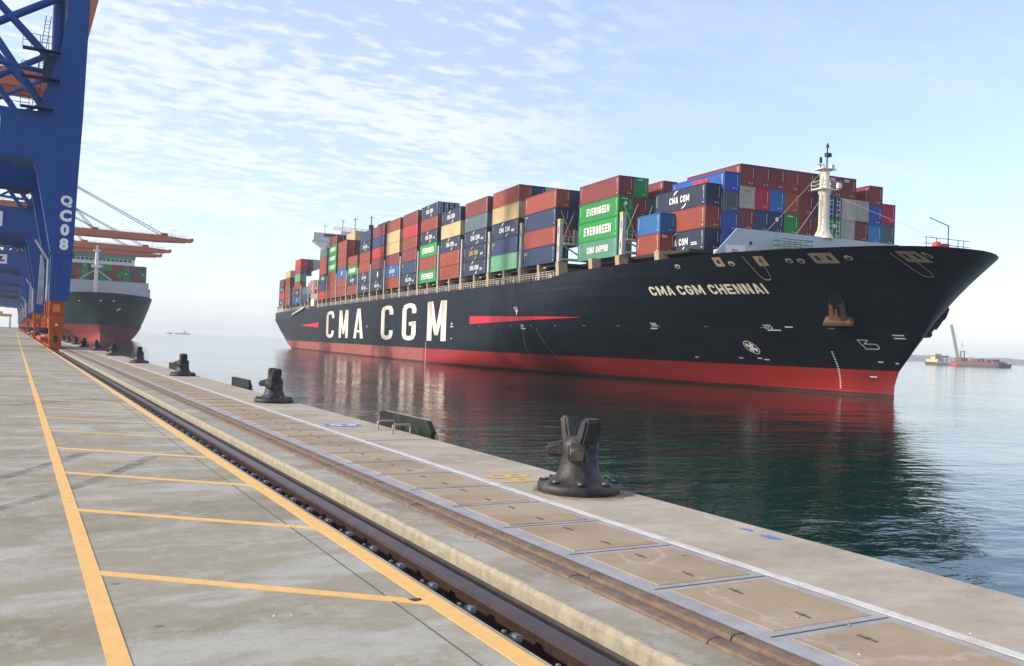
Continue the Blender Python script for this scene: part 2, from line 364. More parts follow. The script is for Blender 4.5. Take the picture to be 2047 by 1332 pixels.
small = wadd(wave(0.9, 24, 0.55, 4, 0.095), wave(2.4, 40, 0.7, 3, 0.024))
hgt = wadd(wadd(small, pr.outputs[0], 'MULTIPLY'), wave(0.20, 15, 0.5, 3, 0.14))
bp = t.nodes.new('ShaderNodeBump'); bp.inputs['Strength'].default_value = 1.0; bp.inputs['Distance'].default_value = 1.0
t.links.new(hgt, bp.inputs['Height']); t.links.new(bp.outputs[0], b.inputs['Normal'])
wv = MB(); S = 9000.0
wv.add([(6.0, -S, WZ), (S, -S, WZ), (S, S, WZ), (6.0, S, WZ)], [(0, 1, 2, 3)])
struct(wv.build('water', wm))

# ---------------------------------------------------------------- quay
XA, XT0, XT1, XS1, XR1, XF1, XE = -160.0, 2.55, 3.19, 3.56, 3.92, 5.20, 6.45
struct(MB().prism([(XA, 0), (XT0, 0), (XT0, -0.9), (XA, -0.9)], Y0, Y1).build('quay_apron', M['apron']))
struct(MB().add([(XA, Y0-2000, -0.35), (XA-4000, Y0-2000, -0.35), (XA-4000, 9000, -0.35), (XA, 9000, -0.35)], [(3, 2, 1, 0)]).build('ground', M['apron']))
struct(MB().add([(XA, Y1, -0.35), (6.4, Y1, -0.35), (6.4, 9000, -0.35), (XA, 9000, -0.35)], [(0, 1, 2, 3)]).build('ground', M['hill']))
struct(MB().prism([(XT0, -0.2), (XT1, -0.2), (XT1, -0.9), (XT0, -0.9)], Y0, Y1).build('rail_trench', M['trench']))
kp = [(XT1, -0.2), (XT1, -0.03), (XT1+0.008, -0.01), (XT1+0.025, 0.0015), (XT1+0.055, 0.002), (XT1+0.055, -0.9), (XT1, -0.9)]
struct(MB().prism(kp, Y0, Y1).build('trench_kerb', M['kerb']))
struct(MB().prism([(XT1+0.055, 0), (XS1, 0), (XS1, -0.9), (XT1+0.055, -0.9)], Y0, Y1).build('quay_strip', M['strip']))
struct(MB().prism([(XS1, -0.05), (XR1, -0.05), (XR1, -0.9), (XS1, -0.9)], Y0, Y1).build('cable_channel', M['trench']))
cover = struct(MB().prism([(XR1, -0.005), (XF1, -0.005), (XF1, -0.9), (XR1, -0.9)], Y0, Y1).build('cover_bed', M['frame']))
struct(MB().prism([(XF1, 0), (XE-0.03, 0), (XE-0.008, -0.008), (XE, -0.03), (XE, -9), (XF1, -9)], Y0, Y1).build('quay_cope', M['cope']))
struct(MB().prism([(XT1-0.16, -0.198), (XT1-0.006, -0.198), (XT1-0.003, -0.115), (XT1-0.02, -0.13)], Y0, Y1).build('trench_fillet', M['trench']))  # dark fillet covering the lower part of the kerb wall
# crane rail
rail = MB()
rc = 2.86
prof = [(-0.10, -0.2), (0.10, -0.2), (0.10, -0.185), (0.03, -0.165), (0.025, -0.09), (0.075, -0.075), (0.078, -0.035), (0.06, -0.02), (-0.06, -0.02), (-0.078, -0.035), (-0.075, -0.075), (-0.025, -0.09), (-0.03, -0.165), (-0.10, -0.185)]
rail.prism([(rc+x, z) for x, z in prof], Y0, Y1)
rl = rail.build('crane_rail', M['rail'])
tag(rl, 'rusty steel crane rail running in the dark trench along the quay', 'rail')
cl = MB(); cl.box(-0.11, -0.085, -0.05, 0.05, -0.11, 0.03); cl.box(-0.085, 0.05, -0.055, 0.055, 0.0, 0.016); cl.cbox((0.03, 0.0, 0.016), 0.07, 0.085, 0.02, 0.3, 0.7); cl.lathe([(0.017, 0.016), (0.017, 0.05), (0.01, 0.054)], (-0.04, 0.02, 0), 6); cl.box(-0.085, -0.03, -0.10, -0.055, -0.02, 0.01)
clm = cl.mesh('rail_clip', M['clip'])
for i in range(70):
    o = link('rail_clip', clm, rl, (2.655, 2.85+0.612*i, -0.075), (0, R(6), random.uniform(-0.12, 0.12)))
pl_ = MB(); pl_.box(-0.09, 0.02, -0.11, 0.11, -0.1, 0); plm = pl_.mesh('rail_clip_base', M['clip'])
# brown twin cable covers, laid in lengths
def rib_mesh(n):
    pr_ = [(0.068, -0.05), (0.067, 0.004), (0.058, 0.018), (0.035, 0.025), (0.0, 0.027), (-0.035, 0.025), (-0.058, 0.018), (-0.067, 0.004), (-0.068, -0.05)]
    return MB().prism(pr_, 0.005, n-0.005).mesh('cable_cover', M['rib'], smooth=True)
r1, r2 = rib_mesh(1.5), rib_mesh(880.0-60)
for k, xr in enumerate((XS1+0.085, XS1+0.265)):
    rt = empty('cable_cover_strip', (xr, Y0, 0))
    tag(rt, ('brown rounded cable cover strip nearer the crane rail', 'brown rounded cable cover strip nearer the square cover slabs')[k], 'cable cover', 'twin cable cover strips along the quay')
    for i in range(56):
        link('cover_length', r1, rt, (random.uniform(-.004, .004), 20+1.5*i, random.uniform(-.005, .002)), (0, 0, random.uniform(-.002, .002)))
    link('cover_length', r2, rt, (0, 104, 0))
    link('cover_length', rib_mesh(20), rt, (0, 0, 0))
# cover slabs
sl = MB(); sl.box(4.115, 5.0, 0.075, 1.045, -0.1, 0.0)
slm = sl.mesh('cover_slab', M['slab'], bevel=0.006, seg=1)
ho = MB(); ho.box(-0.012, 0.012, -0.07, 0.07, 0, 0.003); ho.box(-0.02, 0.02, -0.012, 0.012, 0, 0.004)
hom = ho.mesh('lifting_slot', M['seam'])
sj = MB(); sj.box(4.02, 5.06, -0.007, 0.007, -0.02, -0.002); sjm = sj.mesh('joint', M['seam'])
PITCH_S = 1.115
for i in range(110):
    y = 0.60+PITCH_S*i-PITCH_S
    s = link('cover_slab', slm, cover, (0, y, random.uniform(-.003, .003)))
    link('joint', sjm, cover, (0, y, 0))
    if i < 40:
        for q in (0.25, 0.86): link('lifting_slot', hom, s, (4.55+random.uniform(-.02, .02), q, 0.001), (0, 0, random.uniform(-.1, .1)))
# painted marks
def strip(name, x0, x1, y0, y1, z, m_, parent=None): return MB().box(x0, x1, y0, y1, z-0.004, z).build(name, m_, parent)
def mark(o, label, cat='marking', group=None): return tag(o, label, cat, group)
mark(strip('yellow_line', 0.475, 0.585, Y0, 420, 0.005, M['yellow']), 'long yellow line painted on the concrete apron, away from the rail', 'painted line')
mark(strip('yellow_line', 2.385, 2.515, Y0, 300, 0.005, M['yellow']), 'long yellow line painted beside the crane rail trench', 'painted line')
mark(strip('white_line', 5.09, 5.185, Y0, 300, 0.004, M['white_line']), 'worn white line painted along the quay cope', 'painted line')
ordn = ['nearest', 'second', 'third', 'fourth', 'fifth', 'sixth', 'seventh', 'eighth', 'ninth', 'tenth', 'eleventh', 'twelfth']
hm = MB()
hm.add([(0.585, 0, 0.0046), (2.385, -1.46, 0.0046), (2.385, -1.335, 0.0046), (0.585, 0.125, 0.0046), (0.585, 0, 0.0), (2.385, -1.46, 0.0), (2.385, -1.335, 0.0), (0.585, 0.125, 0.0)], [(0, 1, 2, 3), (7, 6, 5, 4), (0, 4, 5, 1), (2, 6, 7, 3)])
hme = hm.mesh('yellow_hatch', M['yellow']); hme2 = hm.mesh('yellow_hatch', M['yellow_worn'])
for i in range(9):
    o = link('yellow_hatch', hme if i < 5 else hme2, None, (0, 6.75+2.45*(i-1), 0))
    mark(o, ('yellow crossbar just under the camera between the two long yellow lines' if i == 0 else '%s yellow crossbar in view between the two long yellow lines' % ordn[i-1]), 'painted line', 'yellow crossbars on the apron')
struct(strip('slab_joint', 2.198, 2.205, Y0, 300, 0.0035, M['seam']))
for i, y in enumerate((-1.5, 13.2, 33.0, 53.0, 73.0)):
    struct(MB().add([(XA, y+0.12*0, 0.0032), (2.38, y, 0.0032), (2.38, y+.012, 0.0032), (XA, y+.012, 0.0032)], [(0, 1, 2, 3)]).build('slab_joint', M['seam']))
    struct(strip('slab_joint', XF1, XE-0.035, y+1.1, y+1.11, 0.0035, M['seam']))
    struct(strip('slab_joint', XT1+.1, XS1, y+2.1, y+2.11, 0.0035, M['seam']))
# text meshes
TXT = {}
def text_mesh(body, size=1.0, bold=0.02, m_=None, xs=1.0):
    key = (body, size, bold, m_.name if m_ else '', xs)
    if key in TXT: return TXT[key]
    cu = bpy.data.curves.new('text', 'FONT'); cu.body = body; cu.size = size; cu.offset = bold*size; cu.resolution_u = 3
    cu.align_x = 'CENTER'; cu.align_y = 'CENTER'
    o = bpy.data.objects.new('text', cu); col.objects.link(o)
    dg = bpy.context.evaluated_depsgraph_get(); dg.update()
    me = bpy.data.meshes.new_from_object(o.evaluated_get(dg))
    bpy.data.objects.remove(o); bpy.data.curves.remove(cu)
    xs_ = [v.co.x for v in me.vertices]; ys_ = [v.co.y for v in me.vertices]
    mx_, my_ = (max(xs_)+min(xs_))/2, (max(ys_)+min(ys_))/2; k = size/(max(ys_)-min(ys_))
    for v in me.vertices: v.co = ((v.co.x-mx_)*k*xs, (v.co.y-my_)*k, 0)
    me.materials.clear()
    if m_: me.materials.append(m_)
    TXT[key] = me; return me
o = link('berth_number', text_mesh('84', 0.62, 0.02, M['yellow_worn'], 0.85), None, (5.60, 9.95, 0.004), (0, 0, R(-90)))
mark(o, 'yellow number 84 painted on the cope beside the nearest bollard', 'number')
sg = empty('ground_sign', (5.68, 16.98, 0))
tag(sg, 'round blue and white sign painted on the quay cope', 'ground sign')
def disc(r, z, m_, nm, par, n=32): return MB().add([(r*math.cos(2*math.pi*i/n), r*math.sin(2*math.pi*i/n), z) for i in range(n)], [tuple(range(n))]).build(nm, m_, par)
disc(0.36, 0.004, M['blue_paint'], 'blue_disc', sg); disc(0.27, 0.008, M['white_line'], 'white_disc', sg)
gl = MB(); gl.box(-0.05, 0.05, -0.2, 0.05, 0.008, 0.012); gl.box(-0.15, 0.15, 0.05, 0.12, 0.008, 0.012); gl.build('pictogram', M['blue_paint'], sg)
def blot(name, c, rx, ry, m_, label, cat, n=18, z=0.004, par=None):
    P = []
    for i in range(n):
        a = 2*math.pi*i/n; k = random.uniform(0.55, 1.15) if n < 30 else 1+0.08*math.sin(3*a+1)+0.06*math.sin(7*a); P.append((c[0]+rx*k*math.cos(a), c[1]+ry*k*math.sin(a), z))
    o_ = MB().add(P, [tuple(range(n))]).build(name, m_, par)
    if label: tag(o_, label, cat)
    return o_
blot('paint_splash', (6.20, 6.44), 0.035, 0.10, M['blue_paint'], 'small blue paint streak near the cope edge, farther one', 'paint splash')
blot('paint_splash', (6.17, 6.10), 0.06, 0.13, M['blue_paint'], 'blue paint splash near the cope edge, nearer and larger', 'paint splash', 26)

for k, (x0, y0t, x1, y1t, bend, wd_) in enumerate(((-3.2, 7.5, 0.9, 13.5, 0.5, 0.20), (-2.2, 7.0, 1.7, 13.0, 0.5, 0.18), (-4.5, 16, 1.9, 24, -0.6, 0.22))):
    q_ = MB(); nn = 20
    for i in range(nn+1):
        f = i/nn; x_ = x0+(x1-x0)*f+bend*math.sin(math.pi*f); y_ = y0t+(y1t-y0t)*f
        q_.v += [(x_-wd_/2, y_, 0.0026), (x_+wd_/2, y_, 0.0026)]
        if i: q_.f.append((2*i-2, 2*i-1, 2*i+1, 2*i))
    tag(q_.build('tyre_mark', M['tyre']), ('faint dark tyre mark crossing the left yellow line, left of a pair', 'faint dark tyre mark crossing the left yellow line, right of a pair', 'faint dark tyre mark farther up the apron')[k], 'tyre mark')
tag(blot('dark_stain', (2.34, 5.42), 0.05, 0.04, M['trench'], None, None, 14, 0.0062), 'small dark stain where the nearest crossbar meets the yellow line', 'stain')
# small chips and scraps lying about on the concrete
rc_ = random.Random(11); ch_ = MB()
for i in range(170):
    y_ = 3.2+rc_.random()**2*22; x_ = rc_.uniform(-2.5, 2.3) if i % 3 else rc_.uniform(3.3, 6.3); s_ = rc_.uniform(0.004, 0.013); n_ = 5; a0 = rc_.random()*6
    ch_.add([(x_+s_*rc_.uniform(.5, 1.4)*math.cos(a0+6.283*k/n_), y_+s_*rc_.uniform(.5, 1.8)*math.sin(a0+6.283*k/n_), 0.001) for k in range(n_)]+[(x_, y_, 0.001+s_*0.7)], [(k, (k+1) % n_, n_) for k in range(n_)])
tag(ch_.build('grit', mat('grit', (0.42, 0.37, 0.31), 0.9, var=0.6, scale=3)), 'small pale chips and grit scattered over the quay', 'grit', None, 'stuff')

# ---------------------------------------------------------------- bollards, fenders, ladder rails
bp_ = [(0.475, 0.0), (0.485, 0.012), (0.485, 0.085), (0.47, 0.105), (0.42, 0.118), (0.36, 0.130), (0.31, 0.150), (0.275, 0.180), (0.25, 0.225), (0.23, 0.28), (0.218, 0.35), (0.215, 0.43), (0.222, 0.50), (0.222, 0.54), (0.208, 0.585), (0.17, 0.625), (0.10, 0.65), (0.02, 0.655)]
body_me = MB().lathe(bp_, n=40).mesh('body', M['bollard'], smooth=True)
def horn(sgn):
    b_ = MB(); y = sgn
    lo = [(-0.125, 0.0, 0.50), (0.125, 0.0, 0.50), (0.125, 0.17*y, 0.48), (-0.125, 0.17*y, 0.48)]
    mi = [(-0.12, 0.09*y, 0.68), (0.12, 0.09*y, 0.68), (0.12, 0.245*y, 0.65), (-0.12, 0.245*y, 0.65)]
    hi = [(-0.108, 0.17*y, 0.875), (0.108, 0.17*y, 0.875), (0.108, 0.31*y, 0.855), (-0.108, 0.31*y, 0.855)]
    b_.v = lo+mi+hi
    b_.f = [(3, 2, 1, 0)]+[(i, (i+1) % 4, 4+(i+1) % 4, 4+i) for i in range(4)]+[(4+i, 4+(i+1) % 4, 8+(i+1) % 4, 8+i) for i in range(4)]+[(8, 9, 10, 11)]
    return b_.mesh('horn', M['bollard'], bevel=0.028, seg=3, smooth=True)
def lug(sgn):
    a = R(180-38*sgn) if sgn > 0 else R(180+52)
    e1, e2 = Vector((math.cos(a), math.sin(a), 0)), Vector((-math.sin(a), math.cos(a), 0)); P = []
    for d, wd, z0, z1 in ((0.05, 0.11, 0.40, 0.63), (0.24, 0.10, 0.40, 0.575), (0.40, 0.085, 0.40, 0.53)) if sgn > 0 else ((0.05, 0.12, 0.38, 0.63), (0.22, 0.115, 0.355, 0.58), (0.34, 0.10, 0.36, 0.52)):
        for q, z in ((-1, z0), (1, z0), (1, z1), (-1, z1)): p = e1*d+e2*wd*q; P.append((p.x, p.y, z))
    b_ = MB(); b_.v = P
    b_.f = [(3, 2, 1, 0)]+[(i, (i+1) % 4, 4+(i+1) % 4, 4+i) for i in range(4)]+[(4+i, 4+(i+1) % 4, 8+(i+1) % 4, 8+i) for i in range(4)]+[(8, 9, 10, 11)]
    return b_.mesh('lug', M['bollard'], bevel=0.03, seg=3, smooth=True)
horns = [horn(1), horn(-1)]; lugs = [lug(1), lug(-1)]
pk = MB().lathe([(0.066, -0.03), (0.066, 0.042), (0.058, 0.046)], n=14).mesh('bolt_pocket', M['pocket'])
bl_ = MB().lathe([(0.026, 0.04), (0.026, 0.054), (0.02, 0.058)], n=6).mesh('bolt', M['galv'])
for i in range(13):
    y = 8.86+14.2*i
    rt = empty('bollard', (5.86, y, 0))
    tag(rt, 'nearest black iron horned bollard, beside the painted number' if i == 0 else '%s black iron bollard along the quay edge, counted away from the camera' % (ordn+['thirteenth'])[i], 'bollard', 'mooring bollards along the quay edge')
    link('body', body_me, rt)
    for h in horns: link('horn', h, rt)
    for h in lugs: link('lug', h, rt)
    if i < 4:
        for k in range(8):
            a = 2*math.pi*(k+0.3)/8; p_ = link('bolt_pocket', pk, rt, (0.40*math.cos(a), 0.40*math.sin(a), 0.09))
            if i < 2: link('bolt', bl_, p_)
    if i < 3:
        o = blot('rust_stain', (5.86+0.05, y-0.06), 0.60, 0.60, M['rust'], '%s rust stain on the cope round the foot of a bollard' % ('nearest', 'second', 'third')[i], 'rust stain', 40, 0.0035)
fm = MB(); hx = [(1.28, 0.26), (-1.05, 0.26), (-1.28, 0.08), (-1.28, -2.4), (1.28, -2.4)]
fm.v = [(0.08, y_, z_) for y_, z_ in hx]+[(0.20, y_, z_) for y_, z_ in hx]; nq = len(hx)
fm.f = [tuple(range(nq)), tuple(range(2*nq-1, nq-1, -1))]+[(i, (i+1) % nq, nq+(i+1) % nq, nq+i) for i in range(nq)]
fpan = fm.mesh('panel', M['rubber'], bevel=0.015, seg=1)
fcone = MB().tube((-0.02, 0, -1.1), (0.08, 0, -1.1), 0.5, 20, 0.38).mesh('rubber_cone', M['rubber'])
ftrim = MB().box(0.185, 0.212, -1.0, 1.25, 0.235, 0.268).box(0.16, 0.212, -1.30, -1.255, -2.3, 0.04).mesh('edge_strip', M['galv'])
for i in range(9):
    rt = empty('fender', (XE, 15.95+14.2*i, 0)); rt.empty_display_size = 0.3
    tag(rt, ('nearest black fender panel at the quay edge, behind two bent handrails' if i == 0 else '%s black fender panel at the quay edge, counted away from the camera' % ordn[i]), 'fender', 'fender panels along the quay edge')
    link('panel', fpan, rt); link('rubber_cone', fcone, rt); link('edge_strip', ftrim, rt)
for k, y in enumerate((15.98, 15.22)):
    pts = []
    for px_, pz in ((0, 0), (0, 0.13), (0.012, 0.16), (0.04, 0.172), (0.30, 0.172), (0.328, 0.16), (0.34, 0.13), (0.34, 0)): pts.append((6.03+px_, y+0.0, pz))
    o = MB().path(pts, 0.018, 8).build('ladder_handrail', M['galv'], None)
    tag(o, ('bent steel ladder handrail on the quay edge, the farther of two', 'bent steel ladder handrail on the quay edge, the nearer of two')[k], 'handrail', 'ladder handrails')

# ---------------------------------------------------------------- quay cranes
def lettering(name, body, size, m_, parent, loc, rot, bold=0.02, xs=1.0):
    return link(name, text_mesh(body, size, bold, m_, xs), parent, loc, rot)
FACE_NEG_Y = (R(90), 0, 0)
CR = 2.95                                 # sea leg centre line (over the rail)
GAUGE = 30.0
def bogie_meshes():
    # one equaliser set under a leg, local: x across rail, y along rail, z up
    b1 = MB(); b1.prism([(-0.55, 2.6), (0.55, 2.6), (0.62, 3.95), (-0.62, 3.95)], -0.6, 0.6)
    b1.box(-0.5, 0.5, -2.0, 2.0, 1.9, 2.6); b1.hexa([(-0.42, -3.6, 1.2), (0.42, -3.6, 1.2), (0.42, 3.6, 1.2), (-0.42, 3.6, 1.2)], [(-0.42, -2.2, 1.95), (0.42, -2.2, 1.95), (0.42, 2.2, 1.95), (-0.42, 2.2, 1.95)])
    tr = MB()
    tr.box(-0.40, 0.40, -1.5, 1.5, 0.42, 1.15); tr.box(-0.47, -0.40, -1.6, 1.6, 0.15, 0.85); tr.box(0.40, 0.47, -1.6, 1.6, 0.15, 0.85); tr.box(-0.45, 0.45, -1.72, -1.6, 0.05, 0.95)
    wh = MB()
    wh.tube((-0.09, 0, 0.32), (0.09, 0, 0.32), 0.32, 18)
    bf = MB(); bf.box(-0.50, 0.42, -0.35, 0.35, 0.0, 1.45); bf.box(-0.52, 0.46, -0.40, 0.40, 1.45, 1.62); bf.box(-0.55, 0.50, -0.42, 0.42, 1.62, 2.75); bf.box(-0.60, 0.56, -0.46, 0.46, 2.75, 2.9); bf.box(-0.58, 0.52, -0.36, 0.42, 2.9, 3.93)
    pn = MB(); pn.box(-0.28, 0.24, -0.41, -0.36, 2.98, 3.6)
    ho_ = MB(); P = []
    for i in range(16):
        a = 2*math.pi*i/16; P.append((0.17*math.cos(a), -0.354, 0.82+0.34*math.sin(a)))
    ho_.add(P, [tuple(range(16))])
    li = MB(); li.lathe([(0.1, 0), (0.1, 0.05)], n=12)
    mo = MB(); mo.tube((-0.55, -0.9, 1.5), (-0.95, -0.9, 1.5), 0.18, 10); mo.box(-0.8, -0.5, -1.6, -1.1, 1.2, 1.7)
    rail_ = MB(); rail_.path([(-0.7, -2.6, 2.6), (-0.7, 2.6, 2.6)], 0.03, 5); rail_.path([(-0.7, -2.6, 2.1), (-0.7, 2.6, 2.1)], 0.03, 5)
    for yy in (-2.6, -1.3, 0, 1.3, 2.6): rail_.tube((-0.7, yy, 1.5), (-0.7, yy, 2.6), 0.03, 5)
    return dict(equaliser=b1.mesh('equaliser_beam', M['crane_orange']), truck=tr.mesh('bogie_truck', M['crane_orange']), wheel=wh.mesh('wheel', M['dark']),
                buffer=bf.mesh('end_post', M['crane_orange'], bevel=0.03, seg=1), panel=pn.mesh('panel', mat('panel_bright_orange', (0.62, 0.16, 0.02), 0.5)), hole=ho_.mesh('hole_cover', M['dark']), lamp=li.mesh('lamp', M['white']),
                motor=mo.mesh('motor', M['crane_dark']), railing=rail_.mesh('guard_rail', M['crane_orange']))
BG = bogie_meshes()
def leg_prism(poly, y, wd): return MB().prism(poly, y, y+wd)
legA = [(2.33, 3.9), (3.76, 3.9), (3.90, 7.7), (2.31, 7.7)]
legB = [(2.31, 7.74), (3.90, 7.74), (4.05, 14.0), (4.22, 19.0), (4.32, 24.8), (4.38, 29.0), (4.6, 40.0), (3.2, 40.0), (3.05, 29.0), (2.55, 25.2), (2.30, 23.9), (0.92, 18.9), (-27.6, 18.9), (-27.6, 15.0), (-0.6, 15.0), (0.78, 14.8), (1.02, 14.3), (1.62, 11.2), (2.28, 7.74)]
land = [(-28.2, 3.9), (-26.4, 3.9), (-26.2, 15.0), (-26.0, 40.0), (-27.9, 40.0), (-28.1, 15.0)]
MEC = {}
def cm(key, fn):
    if key not in MEC: MEC[key] = fn()
    return MEC[key]
def crane(y, code, boom, label, full=True):
    rt = empty('quay_crane', (0, y, 0))
    tag(rt, label, 'crane', 'ship-to-shore cranes on the quay')
    blue = M['crane_blue']
    DEP = 17.0                               # distance between the two portal frames
    for k, yy in enumerate((0.0, DEP)):
        fr = link('portal_frame', cm('legB', lambda: leg_prism(legB, 0, 1.35).mesh('portal_frame', blue)), rt, (0, yy, 0))
        link('lower_leg', cm('legA', lambda: leg_prism(legA, 0.03, 1.29).mesh('lower_leg', blue)), rt, (0, yy, 0))
        link('joint_collar', cm('colr', lambda: MB().box(2.18, 4.02, -0.08, 1.43, 7.62, 7.80).mesh('joint_collar', blue)), rt, (0, yy, 0))
        link('land_leg', cm('land', lambda: leg_prism(land, 0.02, 1.31).mesh('land_leg', blue)), rt, (0, yy, 0))
        # splash brackets under the beam edge
        link('beam_bracket', cm('brk', lambda: MB().prism([(-6, 14.65), (-0.75, 14.65), (-0.6, 14.35), (0.55, 14.35), (0.9, 14.7), (0.6, 14.98), (-6, 14.98)], -0.12, -0.02).mesh('beam_bracket', M['crane_dark'])), rt, (0, yy, 0))
    for z, x0, x1 in ((9.0, 2.10, 3.92), (10.9, 1.72, 3.96), (12.9, 1.33, 4.01), (16.9, -0.2, 4.13), (20.6, 1.45, 4.23), (23.0, 2.1, 4.28), (26.2, 2.75, 4.32)):
        link('weld_seam', cm(('ws', z), lambda: MB().box(x0, x1, -0.006, 0.004, z, z+0.025).mesh('weld_seam', M['crane_dark'])), rt)
    for x in (-0.2, -3.4, -6.6): link('weld_seam', cm(('wv', x), lambda: MB().box(x, x+0.025, -0.006, 0.004, 15.05, 18.85).mesh('weld_seam', M['crane_dark'])), rt)
    link('leg_ladder', cm('lad', lambda: MB().tube((2.45, -0.25, 3.95), (2.45, -0.25, 7.6), 0.025, 5).tube((2.75, -0.25, 3.95), (2.75, -0.25, 7.6), 0.025, 5).path([(2.45, -0.25, 7.6), (2.75, -0.25, 7.6)], 0.025, 5).mesh('leg_ladder', M['crane_blue'])), rt)['kind'] = 'stuff'
    link('sill_beam', cm('sill', lambda: MB().box(2.45, 3.6, 1.36, 16.98, 4.1, 5.6).mesh('sill_beam', blue)), rt)
    link('land_sill_beam', cm('sill2', lambda: MB().box(-27.9, -26.6, 1.36, 16.98, 4.1, 5.6).mesh('land_sill_beam', blue)), rt)
    for nm, pts in (('upper_tie_beam', (2.9, 4.2, 38.2, 39.6)), ('portal_tie_beam', (1.8, 3.6, 15.6, 18.2))):
        link(nm, cm(nm, lambda: MB().box(pts[0], pts[1], 1.36, 16.98, pts[2], pts[3]).mesh(nm, blue)), rt)
    # tube bracing in the frames
    tubes = [((-27, 19.0), (3.1, 38.5)), ((-12, 38.5), (1.45, 19.2)), ((-12, 19.0), (3.3, 29.2)), ((-4.6, 29.7), (2.1, 22.9)), ((-12, 23.2), (2.4, 22.2))]
    for k, (a, c) in enumerate(tubes):
        for yy in (0.7, DEP+0.7):
            link('brace_tube', cm(('tb', k), lambda: MB().tube((a[0], 0, a[1]), (c[0], 0, c[1]), 0.30 if k != 4 else 0.2, 14).mesh('brace_tube', blue, smooth=True)), rt, (0, yy, 0))
    for k, (a, c) in enumerate([((2.6, 1.4, 17), (2.6, 17, 30)), ((2.6, 17, 17), (2.6, 1.4, 30))]):
        link('brace_tube', cm(('tc', k), lambda: MB().tube(a, c, 0.28, 12).mesh('brace_tube', blue, smooth=True)), rt)
    link('cable_reel_shaft', cm('cyl', lambda: MB().tube((2.25, 1.9, 23.2), (2.25, 1.9, 29.6), 0.5, 20).mesh('cable_reel_shaft', blue, smooth=True)), rt)
    # stairs, ladder cage and railings at the leg
    def stairs():
        s = MB()
        for z in (19.0, 21.4, 23.6):
            s.box(-0.3, 2.0 if z < 20 else 2.4, -0.9, -0.05, z, z+0.08)
            for x in (-0.3, 0.3, 0.9, 1.5): s.tube((x, -0.9, z), (x, -0.9, z+1.1), 0.025, 5)
            for q in (0.55, 1.1): s.tube((-0.3, -0.9, z+q), (1.9, -0.9, z+q), 0.025, 5)
        for x in (0.75, 1.1): s.tube((x-0.25, -0.6, 18.9), (x+0.5, -0.6, 26.4), 0.03, 5)
        for i in range(24): s.tube((0.52+i*0.0312, -0.6, 19.1+0.3*i), (0.87+i*0.0312, -0.6, 19.1+0.3*i), 0.018, 4)
        for x in range(0, 14): s.tube((-2.2-1.9*x, 0.1, 18.9), (-2.2-1.9*x, 0.1, 20.0), 0.03, 5)
        for q in (19.45, 20.0): s.tube((-27, 0.1, q), (0.4, 0.1, q), 0.03, 5)
        return s.mesh('access_stairs', M['crane_dark'])
    link('access_stairs', cm('stair', stairs), rt)
    link('cabin_box', cm('cab', lambda: MB().box(1.2, 2.6, 0.2, 1.6, 21.6, 23.6).mesh('cabin_box', M['crane_dark'])), rt)
    link('cable_tray', cm('tray', lambda: MB().prism([(1.75, 3.9), (2.22, 3.9), (2.27, 7.2), (2.05, 8.6), (1.9, 8.6)], 15.2, 15.6).mesh('cable_tray', M['lash'])), rt)
    link('conduit', cm('conduit', lambda: MB().path([(2.2, 1.45, 4.0), (2.2, 1.45, 7.2), (1.2, 1.45, 8.8)], 0.09, 8).mesh('conduit', M['lash'])), rt)
    # gantry drive
    for xo in (CR-0.02, CR-GAUGE):
        g = empty('gantry_bogie', (xo, 0, 0), 0, rt)
        link('end_post', BG['buffer'], g, (0, 0.6, 0)); link('panel', BG['panel'], g, (0, 0.6, 0)); link('hole_cover', BG['hole'], g, (0, 0.6, 0)); link('lamp', BG['lamp'], g, (0.0, 0.16, 1.95), (R(90), 0, 0))
        for yy in (5.0, 12.5):
            link('equaliser_beam', BG['equaliser'], g, (0, yy, 0)); link('guard_rail', BG['railing'], g, (0, yy, 0))
            for q in (-1.9, 1.9):
                tr = link('bogie_truck', BG['truck'], g, (0, yy+q, 0)); link('motor', BG['motor'], g, (0, yy+q, 0))
                for w_ in (-0.9, 0.9): link('wheel', BG['wheel'], g, (0, yy+q+w_, 0))
        link('walkway_pipe', cm('wpipe', lambda: MB().tube((-0.9, 0.9, 0.75), (-0.9, 16.5, 0.75), 0.22, 10).mesh('walkway_pipe', M['crane_orange'], smooth=True)), g)
    # trolley girder and boom
    link('girder', cm('gird', lambda: MB().box(-45, 5.0, 5.2, 6.6, 37.6, 40.2).box(-45, 5.0, 11.2, 12.6, 37.6, 40.2).mesh('girder', M['boom_orange'])), rt)
    link('machinery_house', cm('mach', lambda: MB().box(-38, -20, 4.5, 13.5, 41.0, 46.5).mesh('machinery_house', M['white'])), rt)
    link('apex_frame', cm('apex', lambda: MB().tube((3.8, 1, 40), (5.0, 8, 62), 0.5, 10).tube((3.8, 17.5, 40), (5.0, 10, 62), 0.5, 10).box(4.4, 5.6, 7.6, 10.4, 61.5, 63).mesh('apex_frame', blue)), rt)
    bo = empty('boom', (5.4, 8.9, 38.9), 0, rt)
    bo.rotation_euler = (0, -R(boom), 0)
    link('boom_girder', cm('boomg', lambda: MB().prism([(0, -1.3), (44, -1.3), (53.5, -0.9), (55.5, -0.3), (55.5, 0.3), (44, 1.0), (0, 1.3)], -3.7, -2.3).prism([(0, -1.3), (44, -1.3), (53.5, -0.9), (55.5, -0.3), (55.5, 0.3), (44, 1.0), (0, 1.3)], 2.3, 3.7).box(54.9, 55.9, -3.8, 3.8, -0.6, 0.7).mesh('boom_girder', M['boom_orange'])), bo)
